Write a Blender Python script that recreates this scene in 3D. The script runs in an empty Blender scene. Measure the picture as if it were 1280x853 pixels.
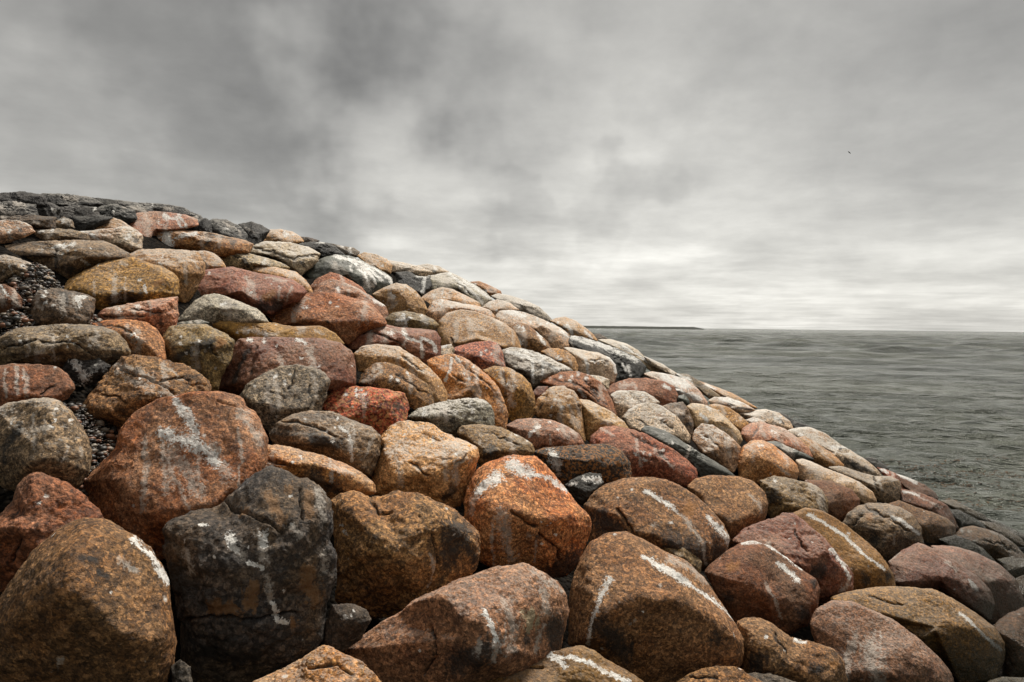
import bpy, math, random
import numpy as np
R = math.radians
SC = bpy.context.scene
COL = SC.collection

# ------------------------------------------------------------------ camera
F = 853.3                       # focal length in pixels of a 1280 px wide frame (24 mm lens)
PITCH, ROLL = R(-1.24), R(0.64)
cd = bpy.data.cameras.new('camera')
cd.sensor_width = 36.0; cd.lens = 24.0; cd.clip_start = 0.05; cd.clip_end = 30000
cam = bpy.data.objects.new('camera', cd); COL.objects.link(cam)
from mathutils import Matrix, Vector
CM = Matrix.Rotation(R(90) + PITCH, 4, 'X') @ Matrix.Rotation(ROLL, 4, 'Z')
cam.matrix_world = CM
SC.camera = cam
CMN = np.array(CM.to_3x3())

# ------------------------------------------------------------------ light and sky
SC.view_settings.view_transform = 'Standard'
SC.view_settings.look = 'None'
SC.view_settings.exposure = 0.25
SC.view_settings.gamma = 1.0
SUN_EL, SUN_AZ = R(60), R(28)          # azimuth measured from +Y (view direction) towards +X
sl = bpy.data.lights.new('sun', 'SUN'); sl.energy = 5.0; sl.angle = R(12); sl.color = (1.0, 0.94, 0.85)
sun = bpy.data.objects.new('sun', sl); COL.objects.link(sun)
sd = Vector((math.sin(SUN_AZ)*math.cos(SUN_EL), math.cos(SUN_AZ)*math.cos(SUN_EL), math.sin(SUN_EL)))
sun.rotation_euler = sd.to_track_quat('Z', 'Y').to_euler()

class NT:
    """tiny node-tree writer"""
    def __init__(s, tree): s.t = tree; s.L = tree.links
    def n(s, typ, **kw):
        nd = s.t.nodes.new(typ)
        for k, v in kw.items():
            if k.startswith('i_'):
                key = k[2:]; nd.inputs[int(key) if key.isdigit() else key.replace('_', ' ')].default_value = v
            else: setattr(nd, k, v)
        return nd
    def put(s, sock, v):
        if hasattr(v, 'is_linked') or hasattr(v, 'links'): s.L.new(v, sock)
        else: sock.default_value = v
    def math(s, op, a, b=0.0, c=0.0, clamp=False):
        m = s.n('ShaderNodeMath', operation=op, use_clamp=clamp)
        s.put(m.inputs[0], a); s.put(m.inputs[1], b); s.put(m.inputs[2], c)
        return m.outputs[0]
    def mix(s, f, a, b, mode='MIX'):
        m = s.n('ShaderNodeMix', data_type='RGBA', blend_type=mode)
        s.put(m.inputs[0], f)
        s.put(m.inputs[6], a if not isinstance(a, tuple) or len(a) == 4 else (*a, 1))
        s.put(m.inputs[7], b if not isinstance(b, tuple) or len(b) == 4 else (*b, 1))
        return m.outputs[2]
    def rng(s, v, a, b, c=0.0, d=1.0, smooth=True):
        m = s.n('ShaderNodeMapRange', interpolation_type='SMOOTHSTEP' if smooth else 'LINEAR')
        s.put(m.inputs[0], v)
        for i, x in enumerate((a, b, c, d)): m.inputs[i+1].default_value = x
        return m.outputs[0]
    def noise(s, vec, scale, detail=4, rough=0.55, dist=0.0):
        m = s.n('ShaderNodeTexNoise')
        if vec is not None: s.L.new(vec, m.inputs['Vector'])
        m.inputs['Scale'].default_value = scale; m.inputs['Detail'].default_value = detail
        m.inputs['Roughness'].default_value = rough; m.inputs['Distortion'].default_value = dist
        return m.outputs['Fac']
    def attr(s, name):
        return s.n('ShaderNodeAttribute', attribute_name=name).outputs['Fac']

def px_dir(px, py):
    """unit view direction through a pixel of the 1280x853 frame"""
    v = CMN @ np.array([(px-640)/F, -(py-426.5)/F, -1.0]); return v/np.linalg.norm(v)

# darker and brighter banks of the cloud cover: direction, angular radius, stops
SKYBLOBS = [(380, 70, 16, -.45), (560, 85, 15, -.42), (200, 70, 17, -.42), (1220, 130, 18, -.15),
            (760, 150, 13, .06), (120, 215, 14, .12), (620, 190, 7, -.15), (860, 80, 18, .22)]
W = bpy.data.worlds.new('World'); SC.world = W; W.use_nodes = True
wt = W.node_tree; wt.nodes.clear(); k = NT(wt)
sky = k.n('ShaderNodeTexSky', sky_type='NISHITA', sun_disc=False, sun_elevation=SUN_EL, sun_rotation=SUN_AZ)
bg1 = k.n('ShaderNodeBackground', i_Strength=0.1); wt.links.new(sky.outputs[0], bg1.inputs[0])
tc = k.n('ShaderNodeTexCoord'); sep = k.n('ShaderNodeSeparateXYZ'); wt.links.new(tc.outputs['Generated'], sep.inputs[0])
X, Y, Z = sep.outputs
zc = k.math('ADD', k.math('MAXIMUM', Z, 0.0), 0.17)
cmb = k.n('ShaderNodeCombineXYZ'); wt.links.new(k.math('DIVIDE', X, zc), cmb.inputs[0]); wt.links.new(k.math('DIVIDE', Y, zc), cmb.inputs[1])
wv = cmb.outputs[0]
n1 = k.noise(wv, 0.75, 6, 0.55, 0.25)
n2 = k.noise(wv, 2.4, 8, 0.6, 0.1)
n3 = k.noise(tc.outputs['Generated'], 7.0, 6, 0.55, 0.3)
wn_ = k.n('ShaderNodeTexNoise'); wt.links.new(tc.outputs['Generated'], wn_.inputs['Vector']); wn_.inputs['Scale'].default_value = 5.0; wn_.inputs['Detail'].default_value = 4; wn_.inputs['Roughness'].default_value = .5
ws = k.n('ShaderNodeVectorMath', operation='SUBTRACT'); wt.links.new(wn_.outputs['Color'], ws.inputs[0]); ws.inputs[1].default_value = (.5, .5, .5)
wa = k.n('ShaderNodeVectorMath', operation='MULTIPLY_ADD'); wt.links.new(ws.outputs[0], wa.inputs[0]); wa.inputs[1].default_value = (.16, .16, .12); wt.links.new(tc.outputs['Generated'], wa.inputs[2])
def blob(px, py, rad, amt):
    d = px_dir(px, py)
    dp = k.n('ShaderNodeVectorMath', operation='DOT_PRODUCT'); wt.links.new(wa.outputs[0], dp.inputs[0]); dp.inputs[1].default_value = tuple(d)
    return k.rng(dp.outputs['Value'], math.cos(rad), 1.0, 0.0, amt)
elev = k.math('ARCSINE', Z)
ramp = k.n('ShaderNodeValToRGB'); wt.links.new(k.math('DIVIDE', k.math('MAXIMUM', elev, 0.0), R(90)), ramp.inputs[0])
cr = ramp.color_ramp; cr.interpolation = 'EASE'
stops = [(0.0, .68), (.03, .69), (.06, .64), (.11, .54), (.16, .45), (.24, .36), (.30, .34), (.5, .44), (1.0, .52)]
while len(cr.elements) > 1: cr.elements.remove(cr.elements[0])
cr.elements[0].position = 0; cr.elements[0].color = (stops[0][1],)*3 + (1,)
for p, v in stops[1:]:
    e = cr.elements.new(p); e.color = (v, v, v, 1)
# the clear strip under the clouds lies ahead over the sea; behind the camera the cover reaches lower
lowz = k.rng(elev, 0.0, .55, 1.0, 0.0)
b = k.math('MULTIPLY', ramp.outputs[0], k.math('SUBTRACT', 1.0, k.math('MULTIPLY', k.math('MULTIPLY', lowz, k.rng(Y, .55, -.5)), .76)))
mod = k.math('ADD', k.math('MULTIPLY', k.math('SUBTRACT', k.rng(n1, .36, .62), 0.5), .32), k.math('MULTIPLY', k.math('SUBTRACT', n2, 0.5), .85))
mod = k.math('ADD', mod, k.math('MULTIPLY', k.math('SUBTRACT', n3, .5), .6))
# thin layers seen edge-on low over the horizon
zl = k.math('ADD', k.math('MAXIMUM', Z, 0.0), 0.035); cm2 = k.n('ShaderNodeCombineXYZ')
wt.links.new(k.math('DIVIDE', X, zl), cm2.inputs[0]); wt.links.new(k.math('DIVIDE', Y, zl), cm2.inputs[1])
bands = k.rng(k.noise(cm2.outputs[0], .55, 7, .6, .2), .40, .64)
mod = k.math('ADD', mod, k.math('MULTIPLY', k.math('MULTIPLY', bands, k.rng(elev, .26, .06)), -.22))
for (px, py, rad, amt) in SKYBLOBS:
    mod = k.math('ADD', mod, blob(px, py, R(rad), amt))
b = k.math('MULTIPLY', b, k.math('POWER', 2.0, mod))
colr = k.mix(k.rng(b, .15, .65), (1.0, 0.98, 0.93), (1.0, .98, .915))
vm = k.n('ShaderNodeVectorMath', operation='SCALE'); wt.links.new(colr, vm.inputs[0]); wt.links.new(b, vm.inputs['Scale'])
bg2 = k.n('ShaderNodeBackground', i_Strength=1.0); wt.links.new(vm.outputs[0], bg2.inputs[0])
mx = k.n('ShaderNodeMixShader', i_0=0.97); wt.links.new(bg1.outputs[0], mx.inputs[1]); wt.links.new(bg2.outputs[0], mx.inputs[2])
wo = k.n('ShaderNodeOutputWorld'); wt.links.new(mx.outputs[0], wo.inputs[0])

# ------------------------------------------------------------------ helpers
def tag(o, label=None, cat=None, group=None, kind=None):
    if label: o['label'] = label
    if cat: o['category'] = cat
    if group: o['group'] = group
    if kind: o['kind'] = kind
    return o

def mesh_obj(name, V, Q, mat, T=None, smooth=True, loc=(0, 0, 0)):
    """quads Q (and triangles T) as one mesh object"""
    me = bpy.data.meshes.new(name)
    V = np.asarray(V, np.float32); Q = np.asarray(Q, np.int32).reshape(-1, 4)
    T = np.zeros((0, 3), np.int32) if T is None else np.asarray(T, np.int32).reshape(-1, 3)
    nl = Q.size + T.size
    me.vertices.add(len(V)); me.vertices.foreach_set('co', V.ravel())
    me.loops.add(nl); me.loops.foreach_set('vertex_index', np.concatenate([Q.ravel(), T.ravel()]))
    me.polygons.add(len(Q)+len(T))
    ls = np.concatenate([np.arange(len(Q))*4, Q.size+np.arange(len(T))*3]).astype(np.int32)
    me.polygons.foreach_set('loop_start', ls)
    me.update(calc_edges=True); me.validate()
    me.polygons.foreach_set('use_smooth', np.full(len(me.polygons), smooth))
    me.materials.append(mat)
    o = bpy.data.objects.new(name, me); o.location = loc; COL.objects.link(o)
    return o

def set_attr(o, name, vals):
    a = o.data.attributes.new(name, 'FLOAT', 'POINT'); a.data.foreach_set('value', np.asarray(vals, np.float32))

_rs = np.random.RandomState(7)
_LAT = _rs.rand(64, 64, 64).astype(np.float32)
def vnoise(P):
    """smooth value noise, 0..1"""
    I = np.floor(P).astype(np.int64); f = P-I; f = f*f*(3-2*f); I &= 63; J = (I+1) & 63
    x0, y0, z0 = I.T; x1, y1, z1 = J.T; fx, fy, fz = f.T
    def lx(y, z): return _LAT[x0, y, z]*(1-fx)+_LAT[x1, y, z]*fx
    a = lx(y0, z0)*(1-fy)+lx(y1, z0)*fy; c = lx(y0, z1)*(1-fy)+lx(y1, z1)*fy
    return a*(1-fz)+c*fz
_ROT = np.array([[.36, .48, -.8], [-.8, .6, 0], [.48, .64, .6]])
def fbm(P, octs, gain=.5):
    s = 0; a = 1; t = 0
    for i in range(octs):
        s = s+a*(vnoise(P)*2-1); t += a; a *= gain; P = P@_ROT.T*2.03+17.3
    return s/t
def ridged(P, octs, gain=.5):
    s = 0; a = 1; t = 0
    for i in range(octs):
        s = s+a*(1-np.abs(vnoise(P)*2-1)*2); t += a; a *= gain; P = P@_ROT.T*2.1+9.1
    return s/t

# the slope of the sea wall: one gently tilted plane, falling to the water on the right
SA, SB, SC0 = .243, -.392, -2.06          # z = SA*y + SB*x + SC0
WATER_Z = -2.60
def slope_z(x, y): return SA*y+SB*x+SC0
def px_rays(PX, PY):
    v = np.stack([(PX-640)/F, -(PY-426.5)/F, -np.ones_like(PX)], -1)@CMN.T
    return v
def slope_depth(rays):
    """ray parameter where each ray meets the slope (clamped so that it stays finite at the crest)"""
    den = SA*rays[..., 1]+SB*rays[..., 0]-rays[..., 2]
    return -SC0/np.maximum(den, .12)

# ------------------------------------------------------------------ stone materials
def rock_material(name, c1, c2, c3, grain=.5, mott=.6, wash=0.0, band=0.0, speck=None, gs=150, ochre=(.30, .13, .03), pale=.5, bump=.8, rough=.70, spec=.35):
    """c1 main colour, c2 second colour in large patches, c3 dark minerals; grain = crystal contrast; wash = lime bloom on tops;
    vertex attributes guano / faint / dark / ochre / sand carry the droppings, stains and inclusions of each boulder"""
    m = bpy.data.materials.new(name); m.use_nodes = True; t = m.node_tree; t.nodes.clear(); k = NT(t)
    tc = k.n('ShaderNodeTexCoord'); oi = k.n('ShaderNodeObjectInfo')
    off = k.n('ShaderNodeVectorMath', operation='MULTIPLY_ADD'); 
    cx = k.n('ShaderNodeCombineXYZ'); 
    for i in range(3): t.links.new(oi.outputs['Random'], cx.inputs[i])
    t.links.new(cx.outputs[0], off.inputs[0]); off.inputs[1].default_value = (37, 91, 53); t.links.new(tc.outputs['Object'], off.inputs[2])
    vec = off.outputs[0]
    big = k.noise(vec, 3.2, 5, .6, .4)
    med = k.noise(vec, 13, 6, .65, .2)
    fine = k.noise(vec, 55, 5, .7)
    vor = k.n('ShaderNodeTexVoronoi', feature='F1'); t.links.new(vec, vor.inputs['Vector']); vor.inputs['Scale'].default_value = gs
    vs = k.n('ShaderNodeSeparateColor'); t.links.new(vor.outputs['Color'], vs.inputs[0])
    cell, cell2 = vs.outputs[0], vs.outputs[1]
    col = k.mix(k.rng(big, .36, .66), c1, c2)
    if band:
        mp = k.n('ShaderNodeMapping'); t.links.new(vec, mp.inputs['Vector']); mp.inputs['Rotation'].default_value = (.5, .9, .3); mp.inputs['Scale'].default_value = (1.2, 1.2, 14)
        bn = k.noise(mp.outputs[0], 1.6, 5, .6, .8)
        col = k.mix(k.math('MULTIPLY', k.rng(bn, .47, .62), band), col, c3)
    # weathered mottling
    col = k.mix(k.math('MULTIPLY', k.rng(med, .50, .68), mott), col, c3)
    col = k.mix(k.math('MULTIPLY', k.rng(med, .47, .30), mott*.45), col, c2)
    # crystals
    vm_ = k.n('ShaderNodeTexVoronoi', feature='F1'); t.links.new(vec, vm_.inputs['Vector']); vm_.inputs['Scale'].default_value = gs*.42
    ms_ = k.n('ShaderNodeSeparateColor'); t.links.new(vm_.outputs['Color'], ms_.inputs[0]); cellb = ms_.outputs[0]
    g = k.math('ADD', k.math('ADD', k.math('MULTIPLY', k.math('SUBTRACT', cellb, .5), 1.5*grain), k.math('MULTIPLY', k.math('SUBTRACT', cell, .5), 1.5*grain)), k.math('MULTIPLY', k.math('SUBTRACT', fine, .5), 2.6*grain))
    g = k.math('POWER', 2.0, k.math('MULTIPLY', g, 2.0))
    sc_ = k.n('ShaderNodeVectorMath', operation='SCALE'); t.links.new(col, sc_.inputs[0]); t.links.new(g, sc_.inputs['Scale'])
    col = sc_.outputs[0]
    col = k.mix(k.math('MULTIPLY', k.rng(cell2, .86, .9), .55*min(1, grain*1.3)), col, tuple(x*.35 for x in c3))
    col = k.mix(k.math('MULTIPLY', k.rng(cellb, .84, .88), .35*min(1, grain*1.2)), col, tuple(min(.6, x*1.7+.05) for x in c2))
    if speck:
        v2 = k.n('ShaderNodeTexVoronoi', feature='F1'); t.links.new(vec, v2.inputs['Vector']); v2.inputs['Scale'].default_value = 70
        s2 = k.n('ShaderNodeSeparateColor'); t.links.new(v2.outputs['Color'], s2.inputs[0])
        col = k.mix(k.rng(s2.outputs[0], .62, .66, 0, .85), col, speck)
    # each boulder has its own strength of colour
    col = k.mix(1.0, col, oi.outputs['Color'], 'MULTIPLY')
    # pits and fissures gather black lichen and dirt
    pit = k.noise(vec, 24, 6, .75, .5)
    col = k.mix(k.rng(pit, .60, .72, 0, .8), col, (.02, .017, .014))
    pal = k.noise(vec, 34, 5, .75, .3)
    col = k.mix(k.rng(pal, .66, .74, 0, pale), col, (.50, .46, .40))
    edge = k.math('MULTIPLY', k.math('SUBTRACT', k.noise(vec, 30, 6, .75, .4), .5), 1.0)
    edge2 = k.math('MULTIPLY', k.math('SUBTRACT', k.noise(vec, 85, 3, .7), .5), 1.3)
    ed = k.math('ADD', edge, edge2)
    col = k.mix(k.rng(k.math('ADD', k.attr('ochre'), ed), .35, .75, 0, .75), col, ochre)
    col = k.mix(k.rng(k.math('ADD', k.attr('sand'), ed), .35, .6, 0, .9), col, (.42, .33, .20))
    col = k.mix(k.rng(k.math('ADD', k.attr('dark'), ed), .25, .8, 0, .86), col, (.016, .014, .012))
    geo = k.n('ShaderNodeNewGeometry'); sp = k.n('ShaderNodeSeparateXYZ'); t.links.new(geo.outputs['Normal'], sp.inputs[0])
    if wash:
        up = k.rng(sp.outputs[2], .35, .95, 0, 1)
        wn = k.math('ADD', k.math('MULTIPLY', up, .62), k.math('ADD', k.math('MULTIPLY', k.noise(vec, 6, 6, .7, .5), .9), edge2))
        col = k.mix(k.rng(wn, .78, 1.15, 0, wash), col, (.60, .56, .50))
    # bird droppings: chalk white, worn thin in places
    fa = k.rng(k.math('ADD', k.attr('faint'), k.math('MULTIPLY', ed, 1.9)), .25, .95, 0, .55)
    col = k.mix(fa, col, (.56, .50, .43))
    thin = k.rng(k.noise(vec, 16, 5, .7, .4), .34, .52, .55, 1.0)
    gu = k.math('MULTIPLY', k.rng(k.math('ADD', k.attr('guano'), k.math('MULTIPLY', ed, 2.1)), .32, .56, 0, .93), thin)
    gc = k.mix(k.rng(fine, .4, .65), (.62, .60, .56), (.84, .82, .77))
    col = k.mix(gu, col, gc)
    # tiny stray spatters
    sv = k.n('ShaderNodeTexVoronoi', feature='F1'); t.links.new(vec, sv.inputs['Vector']); sv.inputs['Scale'].default_value = 11
    sw = k.n('ShaderNodeSeparateColor'); t.links.new(sv.outputs['Color'], sw.inputs[0])
    spt = k.math('MULTIPLY', k.rng(k.math('ADD', sv.outputs['Distance'], k.math('MULTIPLY', edge2, .25)), .13, .05), k.rng(sw.outputs[2], .72, .74))
    col = k.mix(k.math('MULTIPLY', spt, .75 if pale > .2 else .4), col, (.66, .63, .58))
    # splash zone: wet and weedy just above the water
    pz = k.n('ShaderNodeSeparateXYZ'); t.links.new(geo.outputs['Position'], pz.inputs[0])
    wet = k.rng(k.math('ADD', pz.outputs[2], k.math('MULTIPLY', k.math('SUBTRACT', med, .5), .5)), WATER_Z+.85, WATER_Z+.30)
    col = k.mix(k.math('MULTIPLY', wet, .82), col, (.020, .019, .010))
    bs = k.n('ShaderNodeBsdfPrincipled'); t.links.new(col, bs.inputs['Base Color'])
    t.links.new(k.math('MULTIPLY', k.rng(fine, .3, .7, rough-.16, rough+.10), k.math('SUBTRACT', 1.0, k.math('MULTIPLY', wet, .6))), bs.inputs['Roughness']); bs.inputs['Specular IOR Level'].default_value = spec
    h = k.math('ADD', k.math('MULTIPLY', fine, .7), k.math('ADD', k.math('MULTIPLY', k.math('ADD', cell, cellb), .22), k.math('MULTIPLY', pit, -.7)))
    h = k.math('ADD', h, k.math('MULTIPLY', k.noise(vec, 170, 3, .7), .35))
    h = k.math('ADD', h, k.math('MULTIPLY', gu, .10))
    bp = k.n('ShaderNodeBump'); bp.inputs['Strength'].default_value = bump; bp.inputs['Distance'].default_value = .019
    t.links.new(h, bp.inputs['Height']); t.links.new(bp.outputs[0], bs.inputs['Normal'])
    out = k.n('ShaderNodeOutputMaterial'); t.links.new(bs.outputs[0], out.inputs[0])
    return m

P_ = {}
def sat(c, f=1.14):
    l = .3*c[0]+.55*c[1]+.15*c[2]; return (max(.004, (l+(c[0]-l)*f)*1.02), max(.004, (l+(c[1]-l)*f)*.94), max(.004, (l+(c[2]-l)*f)*.82))
def pal(key, *a, **kw):
    a = tuple(sat(c) for c in a)
    P_[key] = rock_material('granite_'+key if 'granite' not in key else key, *a, **kw)
pal('brown',     (.205, .105, .048), (.255, .155, .085), (.060, .034, .020), grain=.55, mott=.55)
pal('brownred',  (.220, .095, .050), (.190, .110, .070), (.060, .030, .020), grain=.40, mott=.5)
pal('tanbrown',  (.270, .165, .085), (.220, .115, .055), (.045, .030, .020), grain=.60, mott=.7)
pal('tan', (0.452, 0.283, 0.143), (0.383, 0.236, 0.127), (.120, .070, .036), grain=.45, mott=.45, wash=0.6)
pal('rust', (.270, .105, .048), (.300, .165, .105), (.070, .024, .015), grain=.45, mott=.55)
pal('orange', (0.464, 0.224, 0.088), (0.441, 0.266, 0.143), (.110, .045, .022), grain=.50, mott=.5, wash=.25)
pal('orangered', (.390, .150, .062), (.400, .220, .115), (.120, .038, .022), grain=.55, mott=.35)
pal('red', (.270, .088, .052), (.300, .155, .110), (.060, .020, .016), grain=.50, mott=.6)
pal('redcoarse', (.330, .090, .050), (.260, .100, .060), (.060, .022, .018), grain=.75, mott=.5, gs=75, speck=(.46, .24, .09))
pal('redspeck',  (.430, .165, .105), (.400, .180, .120), (.100, .040, .035), grain=.45, mott=.3, speck=(.12, .06, .055))
pal('maroon', (.165, .064, .041), (.225, .122, .082), (.050, .018, .018), grain=.35, mott=.5, wash=.15)
pal('mauve', (.260, .150, .098), (.215, .110, .066), (.060, .030, .026), grain=.50, mott=.5, wash=.2)
pal('mustard',   (.300, .180, .065), (.250, .140, .055), (.090, .052, .022), grain=.30, mott=.4, wash=.1)
pal('golden', (.350, .190, .062), (.300, .180, .078), (.080, .040, .018), grain=.55, mott=.5, wash=.15)
pal('olive',     (.195, .145, .080), (.260, .180, .085), (.050, .040, .024), grain=.50, mott=.6, wash=.2)
pal('stone', (0.313, 0.248, 0.165), (0.249, 0.189, 0.116), (.075, .055, .038), grain=.65, mott=.5, wash=0.4)
pal('stonepink', (0.418, 0.277, 0.193), (0.336, 0.212, 0.132), (.100, .060, .042), grain=.55, mott=.5, wash=0.9)
pal('pinkgrey', (0.464, 0.372, 0.292), (0.336, 0.283, 0.237), (.090, .070, .060), grain=.60, mott=.6, wash=1.0)
pal('sand', (.470, .350, .235), (.420, .305, .190), (.150, .100, .055), grain=.45, mott=.4, wash=0.6)
pal('cream', (.500, .405, .300), (.455, .370, .290), (.180, .140, .095), grain=.40, mott=.4, wash=0.9)
pal('white',     (.500, .410, .340), (.420, .270, .200), (.150, .110, .090), grain=.45, mott=.4, wash=.95)
pal('salmon', (.430, .185, .115), (.370, .220, .150), (.110, .050, .035), grain=.45, mott=.4, wash=.25)
pal('gneiss', (0.220, 0.165, 0.110), (0.267, 0.195, 0.121), (.045, .036, .030), grain=.50, mott=.6, band=.6, wash=.2)
pal('gneissdark',(.095, .070, .048), (.120, .085, .055), (.025, .022, .020), grain=.50, mott=.6, band=.5, wash=.1)
pal('gneissgrey', (0.302, 0.289, 0.248), (0.232, 0.218, 0.182), (.055, .052, .050), grain=.50, mott=.5, band=.55, wash=0.9)
pal('greengrey', (.175, .150, .120), (.205, .170, .120), (.050, .052, .045), grain=.70, mott=.5, wash=.15)
pal('greyspeck', (.350, .325, .300), (.300, .275, .245), (.110, .095, .075), grain=.60, mott=.3, wash=.3)
pal('darkstone', (.100, .085, .070), (.080, .065, .055), (.025, .022, .020), grain=.50, mott=.5)
pal('blackrock', (.050, .053, .058), (.105, .080, .055), (.018, .018, .018), grain=.50, mott=.55, band=.35, ochre=(.22, .115, .045))
pal('blackorange',(.040, .032, .026), (.060, .038, .022), (.012, .012, .012), grain=.50, mott=.5, speck=(.30, .13, .035), pale=.12)
pal('black',     (.020, .020, .020), (.032, .031, .030), (.009, .009, .010), grain=.35, mott=.4, wash=.10, spec=.2, rough=.55, pale=.12)
pal('blackpale', (.018, .018, .018), (.045, .045, .045), (.009, .009, .010), grain=.35, mott=.5, wash=.34, spec=.2, band=.3, rough=.55, pale=.12)
pal('slate',     (.052, .058, .050), (.042, .046, .042), (.020, .022, .021), grain=.25, mott=.3, wash=.1, rough=.65, bump=.3, pale=.12)

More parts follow.
